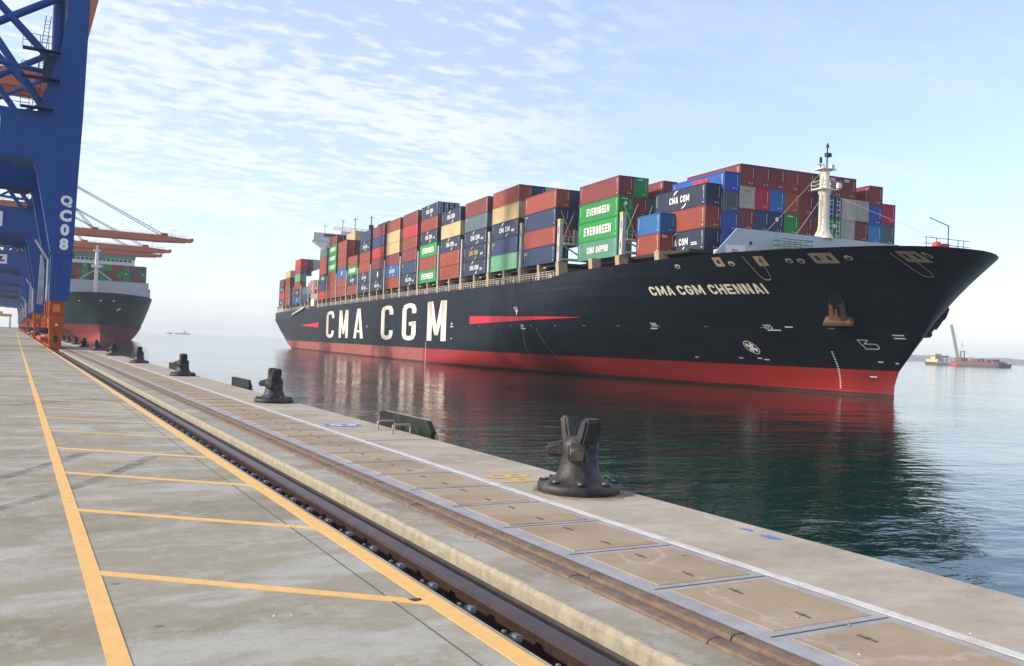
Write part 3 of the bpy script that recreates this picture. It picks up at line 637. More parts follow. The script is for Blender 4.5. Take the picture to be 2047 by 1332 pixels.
    def brail():
        s = MB()
        for yy in (-3.9, 3.9):
            for q in (1.6, 2.2): s.tube((0, yy, q), (54, yy, q-0.4), 0.035, 4)
            for i in range(28): s.tube((2*i, yy, 0.9), (2*i, yy, 2.2-0.4*i/28), 0.035, 4)
        for x in (20.0, 45.0): s.box(x-1.2, x+1.2, -3.6, 3.6, 1.0, 1.9)
        s.tube((48, 0, 0.6), (48, 0, 3.6), 0.06, 5); s.tube((48, 0, 3.6), (51.0, 0, 3.8), 0.05, 5)
        return s.mesh('boom_railing', M['crane_orange'])
    link('boom_railing', cm('brail', brail), bo)
    if boom < 30:
        link('stay_cable', cm('stay', lambda: MB().tube((-0.4, -1.2, 23.6), (20, -3, 1.2), 0.16, 6).tube((-0.4, 1.2, 23.6), (20, 3, 1.2), 0.16, 6).tube((-0.4, -1.2, 23.9), (45, -3, 1.2), 0.16, 6).tube((-0.4, 1.2, 23.9), (45, 3, 1.2), 0.16, 6).mesh('stay_cable', M['crane_dark'])), bo)
    # sign boards on the portal beam, code on the leg
    def sign(x0, x1, z0, z1, yy):
        s_ = link('sign_board', MB().box(x0, x1, yy-0.06, yy-0.01, z0, z1).mesh('sign_board', M['letter_white']), rt)
        link('emblem', MB().box(x0+0.5, x1-0.5, yy-0.075, yy-0.062, z0+0.5, z0+0.9).prism([(x0+0.9, z0+0.95), (x1-1.1, z0+0.95), (x1-0.8, z1-0.35), (x0+1.6, z1-0.35)], yy-0.075, yy-0.062).mesh('emblem', M['dark']), s_)
    if full:
        sign(-5.6, -1.6 if code == 'QC08' else -2.1, 16.0, 18.1, 0.0)
    for i, ch in enumerate(code if y < 350 else ''):
        lettering('code_letter', ch, 0.96, M['letter_white'], rt, (3.22+0.02*(3-i), -0.012, 11.93-1.15*i), FACE_NEG_Y, 0.055, 1.0)
    return rt
crane(81.0, 'QC08', 79, 'nearest blue quay crane, marked QC08 on its leg')
crane(148.0, 'QC06', 79, 'second blue quay crane, marked QC06, with its boom raised')
crane(236.0, 'QC05', 80, 'third blue quay crane along the rail, boom raised')
crane(310.0, 'QC04', 80, 'fourth blue quay crane along the rail, boom raised', False)
crane(372.0, 'QC03', 0, 'fifth quay crane, its lowered orange boom reaches farthest over the distant ship', False)
crane(430.0, 'QC02', 0, 'sixth quay crane, its lowered orange boom below the first one', False)
crane(459.0, 'QC01', 0, 'seventh quay crane, its lowered orange boom lowest over the distant ship', False)
crane(535.0, 'QC11', 79, 'eighth quay crane, far along the rail behind the distant ship bow, boom raised', False)
crane(610.0, 'QC12', 79, 'ninth quay crane, one before the farthest, boom raised', False)
crane(690.0, 'QC13', 79, 'farthest quay crane at the end of the rail, boom raised', False)
# yard seen under the portals
yg = empty('yard_gantry', (-4, 760, 0)); tag(yg, 'yellow yard gantry frame seen far away under the blue portals', 'yard crane')
for x in (-12.0, 1.0): MB().box(x-0.5, x+0.5, -0.5, 0.5, 0, 10.0).build('leg', M['yard_yellow'], yg)
MB().box(-14, 2, -0.7, 0.7, 9.0, 11.0).build('beam', M['yard_yellow'], yg)
MB().box(-9, -4, -0.9, 0.9, 11.0, 12.6).build('trolley', M['yard_yellow'], yg)
tk = empty('truck', (-5.2, 300, 0)); tag(tk, 'small grey terminal truck parked far away under the portals', 'truck')
MB().box(-1.2, 1.2, 0, 1.9, 0.9, 3.0).build('cab', M['truck'], tk, bevel=0.15); MB().box(-1.25, 1.25, 2.1, 13, 1.1, 1.4).build('trailer', M['dark'], tk)
MB().box(-1.0, 1.0, -0.03, 0.0, 1.9, 2.7).build('windscreen', M['glass'], tk)
for x in (-1.0, 1.0):
    for yy in (0.9, 4, 11, 12.2): MB().tube((x-0.15, yy, 0.5), (x+0.15, yy, 0.5), 0.5, 14).build('wheel', M['dark'], tk)

# ---------------------------------------------------------------- ship hull shape
STEM = [(-6, -47.3), (-2.9, -47.2), (-1.3, -47.3), (0.25, -47.9), (2, -49.35), (4, -50.8), (6, -51.9), (8, -52.95), (10, -54.0), (11.6, -54.9), (12.6, -55.75), (13.4, -56.5), (14.4, -57.2)]
BEAM = 45.2
def interp(z, tab):
    if z <= tab[0][0]: return tab[0][1]
    for (a, p), (c, q) in zip(tab[:-1], tab[1:]):
        if z <= c: return p+(q-p)*(z-a)/(c-a)
    return tab[-1][1]
def hpar(z):
    f = min(1, max(0, (z+2.9)/16.4)); l = lambda a, c, k: a+(c-a)*k
    return l(60, -10, f**0.7), interp(z, STEM), l(1.4, 2.3, f), l(1, 2, f**1.3)
def aft_end(z): return 294.0-51.0*min(1.6, max(0, (5-z)/7.9))**2
def hull_t(s, z):
    sf, st, a, c = hpar(z); t_ = 0.0
    if s < sf:
        u = min(1, max(0, (sf-s)/(sf-st))); t_ = BEAM/2*(1-max(0.0, 1-u**a)**(1/c))
    if s > 225:
        t_ += ((s-225)/69.0)**2*(1.0+max(0, 9-z)*0.55)
    return min(t_, BEAM/2)
def z_top(s): return interp(-s, [(-300, 12.4), (-1.0, 12.4), (4, 13.0), (20, 13.25), (30, 13.4), (40, 13.68), (50, 13.8), (53, 13.92), (56.6, 14.0)])
AFT = [294, 285, 275, 262, 250, 240, 228, 215, 200, 180, 160, 140, 120, 100, 80, 66]
NF = 26
def hull_rows(zs, top=False, zscale=lambda z: z):
    rows = []
    for z in zs:
        row = []
        ae = aft_end(z if z is not None else 12.4)
        zz0 = 12.4 if z is None else z
        for s in AFT:
            s2 = min(s, ae-0.02*(294-s)*0.1); zz = z_top(s2) if z is None else z
            row.append((hull_t(s2, zz), s2, zz))
        zq = 13.9 if z is None else z
        sf, st, a, c = hpar(zq)
        for i in range(NF+1):
            v = i/NF; u = 1-(1-v)**2
            s2 = 66+(st-66)*(u if i else 0.0)
            if i == 0: continue
            zz = z_top(s2) if z is None else z
            row.append((BEAM/2 if i == NF else hull_t(s2, zz), st if i == NF else s2, zz))
        rows.append(row)
    return rows
def hull_mesh(name, zs, m_, side='both', s_min=None, s_max=None, close_aft=True):
    rows = hull_rows(zs); b_ = MB(); nr, nc = len(rows), len(rows[0])
    for mirror in (False, True):
        base = len(b_.v)
        for row in rows:
            for (t_, s, z) in row: b_.v.append((BEAM-t_ if mirror else t_, s, z))
        for j in range(nr-1):
            for i in range(nc-1):
                sa, sb = rows[j][i][1], rows[j][i+1][1]
                if s_min is not None and sb < s_min-0.5: continue
                if s_max is not None and sa > s_max+0.5: continue
                q = (base+j*nc+i, base+j*nc+i+1, base+(j+1)*nc+i+1, base+(j+1)*nc+i)
                b_.f.append(q)
    if close_aft:
        n = nr*nc
        for j in range(nr-1): b_.f.append((j*nc, (j+1)*nc, n+(j+1)*nc, n+j*nc))
    me = bpy.data.meshes.new(name); me.from_pydata(b_.v, [], b_.f)
    bm = bmesh.new(); bm.from_mesh(me); bmesh.ops.remove_doubles(bm, verts=bm.verts, dist=0.004)
    bmesh.ops.delete(bm, geom=[v for v in bm.verts if not v.link_faces], context='VERTS')
    bmesh.ops.recalc_face_normals(bm, faces=bm.faces); bm.to_mesh(me); bm.free()
    for p in me.polygons: p.use_smooth = True
    me.set_sharp_from_angle(angle=R(35)); me.materials.append(m_)
    return me
BT = 0.30
ZS_UP = [BT, 1.0, 2, 3, 4, 5, 6, 7, 8, 9, 10, 11, 11.8, None]
ZS_LO = [-6, -4.5, -3.6, -2.9, -2.2, -1.5, -0.8, -0.2, BT]
# plating relief, rust runs and scuffs in the hull paint
def plating(m_, run_rgb, amt):
    t = m_.node_tree; b = t.nodes['Principled BSDF']; tc_ = t.nodes.new('ShaderNodeTexCoord')
    sp = t.nodes.new('ShaderNodeSeparateXYZ'); t.links.new(tc_.outputs['Object'], sp.inputs[0]); cb_ = t.nodes.new('ShaderNodeCombineXYZ')
    t.links.new(sp.outputs[1], cb_.inputs[0]); t.links.new(sp.outputs[2], cb_.inputs[1])
    br = t.nodes.new('ShaderNodeTexBrick'); br.inputs['Scale'].default_value = 1.0; br.inputs['Brick Width'].default_value = 9.0; br.inputs['Row Height'].default_value = 2.35
    br.inputs['Mortar Size'].default_value = 0.035; br.inputs['Mortar Smooth'].default_value = 0.6
    t.links.new(cb_.outputs[0], br.inputs['Vector'])
    nz = t.nodes.new('ShaderNodeTexNoise'); nz.inputs['Scale'].default_value = 0.55; nz.inputs['Detail'].default_value = 3; t.links.new(tc_.outputs['Object'], nz.inputs['Vector'])
    ad = t.nodes.new('ShaderNodeMath'); ad.operation = 'MULTIPLY_ADD'; ad.inputs[1].default_value = 2.2; t.links.new(nz.outputs[0], ad.inputs[0]); t.links.new(br.outputs['Fac'], ad.inputs[2])
    bp = t.nodes.new('ShaderNodeBump'); bp.inputs['Strength'].default_value = 0.5; bp.inputs['Distance'].default_value = 0.05
    t.links.new(ad.outputs[0], bp.inputs['Height']); t.links.new(bp.outputs[0], b.inputs['Normal'])
    mp_ = t.nodes.new('ShaderNodeMapping'); mp_.inputs['Scale'].default_value = (0.9, 0.9, 0.07); t.links.new(tc_.outputs['Object'], mp_.inputs[0])
    n2 = t.nodes.new('ShaderNodeTexNoise'); n2.inputs['Scale'].default_value = 1.0; n2.inputs['Detail'].default_value = 6; n2.inputs['Roughness'].default_value = 0.7; t.links.new(mp_.outputs[0], n2.inputs['Vector'])
    mr = t.nodes.new('ShaderNodeMapRange'); mr.inputs[1].default_value = 0.58; mr.inputs[2].default_value = 0.78; mr.inputs[4].default_value = amt; t.links.new(n2.outputs[0], mr.inputs[0])
    old = b.inputs['Base Color'].links[0].from_socket; mx_ = t.nodes.new('ShaderNodeMix'); mx_.data_type = 'RGBA'
    t.links.new(mr.outputs[0], mx_.inputs[0]); t.links.new(old, mx_.inputs[6]); mx_.inputs[7].default_value = (*run_rgb, 1); t.links.new(mx_.outputs[2], b.inputs['Base Color'])
plating(M['hull'], (0.045, 0.034, 0.028), 0.5); plating(M['red'], (0.16, 0.03, 0.02), 0.7); plating(M['red_old'], (0.13, 0.085, 0.07), 0.9); plating(M['green_hull'], (0.06, 0.075, 0.07), 0.5)
PSI = R(5.8)
SA = Vector((73.545, 120.574, 0))
D_ = Vector((math.sin(PSI), math.cos(PSI), 0)); N_ = Vector((math.cos(PSI), -math.sin(PSI), 0))
def SW(t_, s, z, o=SA): p = o+D_*s+N_*t_; return (p.x, p.y, z)

ship = empty('container_ship', (SA.x, SA.y, WZ), -PSI)
tag(ship, 'huge dark navy container ship with cream hull lettering and red waterline', 'ship')
UPZ = (0, 0, -WZ)
def part(b_, name, m_, parent=None, **k): return b_.build(name, m_, parent or ship, UPZ if (parent is None) else (0, 0, 0), **k)
hull = link('hull', hull_mesh('hull', ZS_UP, M['hull']), ship, UPZ)
link('boot_topping', hull_mesh('boot_topping', ZS_LO, M['red'], s_max=66, close_aft=False), ship, UPZ)['label'] = 'fresh red boot topping of the fore hull'
link('boot_topping', hull_mesh('boot_topping', ZS_LO, M['red_old'], s_min=66), ship, UPZ)['label'] = 'faded and stained red boot topping of the aft hull'
def outset(me, d):
    for v in me.vertices:
        v.co.x += -d if v.co.x < BEAM/2 else d
        if v.co.y < 40: v.co.y -= d
    return me
link('waterline_band', outset(hull_mesh('waterline_band', [-3.4, -2.9, -2.5], M['scum'], close_aft=False), 0.03), ship, UPZ)
dk = MB(); P = []
ss = [293.5, 260, 225, 200, 150, 100, 50, 10, -10, -20, -30, -38, -44, -49, -52, -54, -54.8]
P = [(hull_t(s, 12.0)+0.15, s) for s in ss]
dk.v = [(t_, s, 12.2) for t_, s in P]+[(BEAM-t_, s, 12.2) for t_, s in reversed(P)]; dk.f = [tuple(range(len(dk.v)))]
part(dk, 'deck', M['deck'])
# strake line under the sheer and plating seams
def on_hull(me_uv, s0, z0, off=0.06, arc=False):
    ka = 1.0
    if arc:
        ka = 1/math.sqrt(1+(hull_t(s0+0.2, z0)-hull_t(s0-0.2, z0))**2/0.16)
    bm = bmesh.new(); bm.from_mesh(me_uv)
    bmesh.ops.triangulate(bm, faces=bm.faces)
    for _ in range(5):
        ed = [e for e in bm.edges if e.calc_length() > 1.6]
        if not ed: break
        bmesh.ops.subdivide_edges(bm, edges=ed, cuts=1)
        bmesh.ops.triangulate(bm, faces=bm.faces)
    for v in bm.verts:
        s, z = s0-v.co.x*ka, z0+v.co.y
        v.co = (hull_t(s, z)-off, s, z)
    me = bpy.data.meshes.new('hull_mark'); bm.to_mesh(me); bm.free()
    for m_ in me_uv.materials: me.materials.append(m_)
    return me
def uv_poly(polys, m_):
    b_ = MB()
    for p in polys: b_.add([(x, y, 0) for x, y in p], [tuple(range(len(p)))])
    me = bpy.data.meshes.new('uv'); me.from_pydata(b_.v, [], b_.f); me.materials.append(m_); return me
def stroke(pts, w_, h_=None):
    # thick polyline as one polygon strip, with mitred joints; w_ across, h_ for level parts
    out_l, out_r = [], []
    n = len(pts)
    for i, p in enumerate(pts):
        d1 = Vector(pts[i])-Vector(pts[i-1]) if i > 0 else Vector(pts[1])-Vector(pts[0])
        d2 = Vector(pts[i+1])-Vector(pts[i]) if i < n-1 else d1
        d1.normalize(); d2.normalize(); tn = (d1+d2).normalized(); nn = Vector((-tn.y, tn.x))
        k = 1/max(0.4, nn.dot(Vector((-d1.y, d1.x))))
        out_l.append((p[0]+nn.x*w_/2*k, p[1]+nn.y*w_/2*k)); out_r.append((p[0]-nn.x*w_/2*k, p[1]-nn.y*w_/2*k))
    return [[out_l[i], out_l[i+1], out_r[i+1], out_r[i]] for i in range(n-1)]
def big_letter(ch, wd, ht_, w_):
    a, c = w_/2, wd-w_/2; lo, hi = w_*0.4, ht_-w_*0.4; cr = (c-a)*0.38
    if ch in 'CG':
        arc = [(c, hi-ht_*0.22), (c, hi-cr), (c-cr*0.35, hi-cr*0.25), (c-cr, hi), (a+cr, hi), (a+cr*0.3, hi-cr*0.3), (a, hi-cr*1.1), (a, lo+cr*1.1), (a+cr*0.3, lo+cr*0.3), (a+cr, lo), (c-cr, lo), (c-cr*0.3, lo+cr*0.3), (c, lo+cr*1.1)]
        if ch == 'C': return stroke(arc+[(c, lo+ht_*0.22)], w_)
        return stroke(arc+[(c, lo+ht_*0.46)], w_)+[[(wd*0.5, ht_*0.40), (c+w_/2, ht_*0.40), (c+w_/2, ht_*0.40+w_*0.8), (wd*0.5, ht_*0.40+w_*0.8)]]
    if ch == 'M':
        e = w_*0.98
        return [[(0, 0), (e, 0), (e, ht_), (0, ht_)], [(wd-e, 0), (wd, 0), (wd, ht_), (wd-e, ht_)],
                [(0.0, ht_), (e*1.15, ht_), (wd/2+e*0.30, ht_*0.14), (wd/2-e*0.34, ht_*0.14)], [(wd-e*1.15, ht_), (wd, ht_), (wd/2+e*0.34, ht_*0.14), (wd/2-e*0.30, ht_*0.14)]]
    if ch == 'A':
        e = w_*1.0
        return [[(0, 0), (e, 0), (wd/2+e*0.25, ht_), (wd/2-e*0.55, ht_)], [(wd-e, 0), (wd, 0), (wd/2+e*0.55, ht_), (wd/2-e*0.25, ht_)], [(wd*0.2, ht_*0.20), (wd*0.8, ht_*0.20), (wd*0.75, ht_*0.20+w_*0.62), (wd*0.25, ht_*0.20+w_*0.62)]]
def glyph(ch, w, k):
    a, c, lo, hi, mi = k/2, w-k/2, k/2, 1-k/2, 0.5; r = min(0.22, (c-a)*0.45)
    box = lambda x0, x1, y0, y1: [(x0, y0), (x1, y0), (x1, y1), (x0, y1)]
    if ch in 'CG':
        arc = [(c, hi-0.24), (c, hi-r), (c-r*0.3, hi-r*0.3), (c-r, hi), (a+r, hi), (a+r*0.3, hi-r*0.3), (a, hi-r), (a, lo+r), (a+r*0.3, lo+r*0.3), (a+r, lo), (c-r, lo), (c-r*0.3, lo+r*0.3), (c, lo+r)]
        return stroke(arc+[(c, lo+0.24 if ch == 'C' else lo+0.42)], k)+([] if ch == 'C' else [box(w*0.5, c+k/2, 0.42, 0.42+k*0.85)])
    if ch in 'MA': return big_letter(ch, w, 1.0, k)
    if ch == 'E': return [box(0, k, 0, 1), box(k, w, 0, k), box(k, w*0.9, mi-k/2, mi+k/2), box(k, w, 1-k, 1)]
    if ch == 'H': return [box(0, k, 0, 1), box(w-k, w, 0, 1), box(k, w-k, mi-k/2, mi+k/2)]
    if ch == 'I': return [box(w/2-k/2, w/2+k/2, 0, 1)]
    if ch == 'N': return [box(0, k, 0, 1), box(w-k, w, 0, 1), [(k, 1), (k, 1-k*1.3), (w-k, 0), (w-k, k*1.3)]]
    if ch == 'V': return [[(0, 1), (w/2-k*0.55, 0), (w/2+k*0.1, 0), (k*1.05, 1)], [(w, 1), (w-k*1.05, 1), (w/2-k*0.1, 0), (w/2+k*0.55, 0)]]
    if ch in 'RP':
        q = [box(0, k, 0, 1)]+stroke([(k, hi), (c-r, hi), (c-r*0.3, hi-r*0.3), (c, hi-r), (c, mi+r*0.8), (c-r*0.3, mi+r*0.2), (c-r, mi), (k, mi)], k)
        return q+([[(w*0.42, mi), (w*0.42+k*1.1, mi), (w, 0), (w-k*1.15, 0)]] if ch == 'R' else [])
    if ch == 'S': return stroke([(c, hi-0.2), (c, hi-r*0.8), (c-r, hi), (a+r, hi), (a, hi-r*0.8), (a, mi+r*0.6), (a+r, mi), (c-r, mi), (c, mi-r*0.6), (c, lo+r*0.8), (c-r, lo), (a+r, lo), (a, lo+r*0.8), (a, lo+0.2)], k)
    if ch == 'O': return stroke([(c, mi), (c, hi-r), (c-r, hi), (a+r, hi), (a, hi-r), (a, lo+r), (a+r, lo), (c-r, lo), (c, lo+r), (c, mi)], k)
    return []
def block_text(body, ht_, wid, m_, k=0.2, gap=0.16):
    key = ('block', body, ht_, wid, m_.name, k)
    if key in MEC: return MEC[key]
    ws = [0.38 if c == ' ' else (k if c == 'I' else (0.92 if c == 'M' else 0.70)) for c in body]
    tot = sum(ws)+gap*(len(body)-1); sx = wid/tot; x = -tot/2; polys = []
    for c, w_ in zip(body, ws):
        polys += [[((x+px_)*sx, (py_-0.5)*ht_) for px_, py_ in q] for q in glyph(c, w_, k)]
        x += w_+gap
    MEC[key] = uv_poly(polys, m_); MEC[key].name = 'lettering'
    return MEC[key]
XS = 3.3                                # the painted letters are stretched along the ship
for ch, sL, sR in (('C', 173.4, 161.4), ('M', 153.8, 141.2), ('A', 133.9, 122.2), ('C', 102.8, 91.5), ('G', 83.2, 71.9), ('M', 63.4, 50.5)):
    polys = [[(x*XS, y) for x, y in q] for q in big_letter(ch, (sL-sR)/XS, 8.55, 1.02)]
    link('hull_letter', on_hull(uv_poly(polys, M['cream']), sL, 2.02, 0.05), hull)
def hull_text(body, size, s, z, m_, bold=0.015, xs=1.0, off=0.07, name='hull_mark'):
    return link(name, on_hull(text_mesh(body, size, bold, m_, xs), s, z, off), hull)
for body, s_c, wd_ in (('CMA', -26.15, 4.0), ('CGM', -30.75, 3.8), ('CHENNAI', -37.0, 7.0)):      # three words of the name
    link('hull_name', on_hull(block_text(body, 1.15, wd_, M['cream'], 0.2), s_c, 9.56, 0.08), hull)['kind'] = 'stuff'
def hull_poly(polys, s, z, m_, name='hull_mark', off=0.06): return link(name, on_hull(uv_poly(polys, m_), s, z, off), hull)
hull_poly([[(0, -0.78), (0, 0.78), (43, 0.06), (43, -0.02)]], 36.5, 6.25, M['arrow_red'], 'red_pointer')
hull_poly([[(0, 0.0), (36.5, 0.9), (36.5, -0.85)]], 223.5, 6.25, M['arrow_red'], 'red_pointer')
hull_text('TUG', 0.55, 14.2, 8.0, M['letter_white']); hull_poly([[(-0.2, 0), (0.2, 0), (0.2, 0.6), (-0.2, 0.6)], [(-0.55, 0.55), (0.55, 0.55), (0.55, 0.8), (-0.55, 0.8)]], 13.7, 6.9, M['letter_white'])
for bd, s, z in (('358', -20.9, 5.25), ('375', -37.2, 5.15), ('300', 11.6, 5.0), ('258', 47.0, 5.6), ('200', 118, 5.4)): hull_text(bd, 0.5, s, z, M['letter_white'])
for s, z, l_ in ((-20.4, 4.75, 1.2), (-37.6, 4.75, 1.6), (-39.6, 5.15, 0.9), (11.4, 4.55, 1.6), (47, 5.0, 1.6), (-23.2, 1.0, 0.5), (-30, 1.15, 0.6), (-32.6, 1.2, 0.6), (-33.4, 1.05, 0.7), (-46.6, 1.3, 0.5), (-45.2, -0.5, 0.8), (47, 2.6, 0.8), (-48.1, 1.2, 0.3)):
    hull_poly([[(-l_/2, -0.07), (l_/2, -0.07), (l_/2, 0.07), (-l_/2, 0.07)]], s, z, M['letter_white'])
for q in (4.45, 4.1): hull_poly([[(-0.5, -0.06), (0.4, -0.06), (0.4, 0.06), (-0.5, 0.06)]], -49.6, q, M['letter_white'], off=0.1)
for i in range(30): hull_poly([[(-0.3, -0.03), (0.3, -0.03), (0.3, 0.03), (-0.3, 0.03)]], -44+7.5*i, 5.05, M['lash'])
for i in range(16): hull_poly([[(-0.10, -0.05), (0.10, -0.05), (0.10, 0.07), (-0.10, 0.07)]], -42.2+0.085*i, 2.3-0.29*i, M['letter_white'])
for i in range(16): hull_poly([[(-0.05, -0.05), (0.25, -0.05), (0.25, 0.1), (-0.05, 0.1)]], 64.0, 1.6-0.3*i, M['letter_white'])
hull_poly([[(0, 0), (0.12, 0), (0.12, 0.1), (0, 0.1)]], 66, 0.2, M['letter_white'])
def ring(r0, r1, n=28): return [[(r0*math.cos(a), r0*math.sin(a)), (r1*math.cos(a), r1*math.sin(a)), (r1*math.cos(c), r1*math.sin(c)), (r0*math.cos(c), r0*math.sin(c))] for a, c in [(2*math.pi*i/n, 2*math.pi*(i+1)/n) for i in range(n)]]
bl = []
for k in range(4):
    a = R(45+90*k+8); q = R(24); bl.append([(0.12*math.cos(a-1.2), 0.12*math.sin(a-1.2)), (0.66*math.cos(a-q), 0.66*math.sin(a-q)), (0.66*math.cos(a+q), 0.66*math.sin(a+q)), (0.12*math.cos(a+1.2), 0.12*math.sin(a+1.2))])
hull_poly(ring(0.74, 0.82)+bl, -32.8, 2.55, M['letter_white'], 'thruster_mark')
hull_poly(stroke([(0, 0.62), (0.95, 0.62), (0.45, 0.18), (1.35, 0.18), (1.55, 0.08), (1.62, -0.12), (1.52, -0.32), (1.35, -0.40), (0.30, -0.40), (0, 0.62)], 0.07), -45.7, 3.2, M['letter_white'], 'bulb_mark', 0.08)
for s0, s1 in ((11.4, 15.3), (7.0, 6.3)):
    b_ = []
    for i in range(14):
        f = i/14; s = s0+(s1-s0)*f; b_.append([(-(s-s0)-0.04, -6.4*f), (-(s-s0)+0.04, -6.4*f), (-(s-s0)+0.04-(s1-s0)/14, -6.4*(f+1/14)), (-(s-s0)-0.04-(s1-s0)/14, -6.4*(f+1/14))])
    hull_poly(b_, s0, 4.6, M['rope'], 'draught_line')
# sheer strake line and knuckle
stt = MB()
for i in range(120):
    s0, s1 = 290-2.5*i, 290-2.5*(i+1)
    for z in (10.6,):
        stt.add([(hull_t(s0, z)-0.05, s0, z), (hull_t(s1, z)-0.05, s1, z), (hull_t(s1, z+0.12)-0.05, s1, z+0.12), (hull_t(s0, z+0.12)-0.05, s0, z+0.12)], [(0, 1, 2, 3)])
link('sheer_strake', stt.mesh('sheer_strake', M['dark']), hull)
# accommodation ladder stowed on the side
lad = MB(); lad.hexa([(-0.7, 214, 12.6), (-0.15, 214, 12.6), (-0.15, 241, 10.2), (-0.7, 241, 10.2)], [(-0.7, 214, 13.3), (-0.15, 214, 13.3), (-0.15, 241, 10.9), (-0.7, 241, 10.9)])
part(lad, 'accommodation_ladder', M['lash'])
# mooring recess at the stern
st = MB(); st.box(-0.02+hull_t(285, 9), 2.5, 279, 291, 8.2, 9.7); part(st, 'mooring_recess', M['dark'])
# hatch coaming, pedestals, railing
cb = MB(); cb.box(2.6, BEAM-2.6, 0, 292, 12.2, 14.2); part(cb, 'hatch_coaming', M['coaming'])
cb = MB(); cb.box(5.4, BEAM-5.4, -30.5, 0, 12.2, 14.0); part(cb, 'hatch_coaming', M['coaming'])
cb = MB(); cb.box(0.9, BEAM-0.9, -0.3, 291.5, 14.55, 14.9); part(cb, 'hatch_cover', M['dark'])
cb = MB(); cb.box(4.0, BEAM-4.0, -31.2, -1.2, 14.4, 14.78); part(cb, 'hatch_cover', M['dark'])
def ped(big):
    b_ = MB(); k = 0.55 if big else 0.34
    b_.hexa([(0.25, -k*1.25, 12.2), (1.9, -k*1.25, 12.2), (1.9, k*0.9, 12.2), (0.25, k*0.9, 12.2)], [(0.12, -k, 14.95), (1.6, -k, 14.95), (1.6, k, 14.95), (0.12, k, 14.95)])
    return b_.mesh('pedestal', M['beige'])
pd = [ped(True), ped(False)]
BAYS = [14.8*k for k in range(13)]
for s in BAYS:
    link('pedestal', pd[0], ship, (0, s-1.0, -WZ)); link('pedestal', pd[1], ship, (0, s+6.1, -WZ))
for s in (209.5, 217, 226, 235, 243.5, 252, 262, 271, 279, 287): link('pedestal', pd[s > 230], ship, (hull_t(s, 12.4), s, -WZ))
link('pedestal', pd[0], ship, (0, 190.8, -WZ))
for s, tt in ((-16.2, 1.6), (-9.5, 0.9), (-24.8, 2.7)): link('pedestal', pd[0], ship, (tt+0.4, s, -WZ))
rl_ = MB()
for s0 in range(0, 292, 4):
    if 190 < s0 < 206: continue
    t0, t1 = hull_t(s0, 12.4)+0.12, hull_t(s0+4, 12.4)+0.12
    for q in (12.9, 13.25, 13.6): rl_.tube((t0, s0, q), (t1, s0+4, q), 0.03, 4, cap=False)
    for k in range(3): rl_.tube((t0, s0+k*1.33, 12.3), (t0, s0+k*1.33, 13.6), 0.035, 4, cap=False)
part(rl_, 'deck_railing', M['white'])['kind'] = 'stuff'
# clutter on the side passage: lamps, boxes, vents
cl_ = MB()
for i in range(150):
    s = random.uniform(1, 288); h = random.uniform(0.5, 1.7); wdd = random.uniform(0.2, 0.7)
    if not 191 < s < 208: cl_.box(2.0, 2.55, s, s+wdd, 12.25, 12.25+h)
part(cl_, 'deck_fittings', M['beige'])['kind'] = 'stuff'
lm_ = MB().box(0.6, 0.75, 0, 1.1, 14.35, 14.45).mesh('passage_lamp', M['white'])
for i in range(30): link('passage_lamp', lm_, ship, (0, 4.0+9.6*i, -WZ))
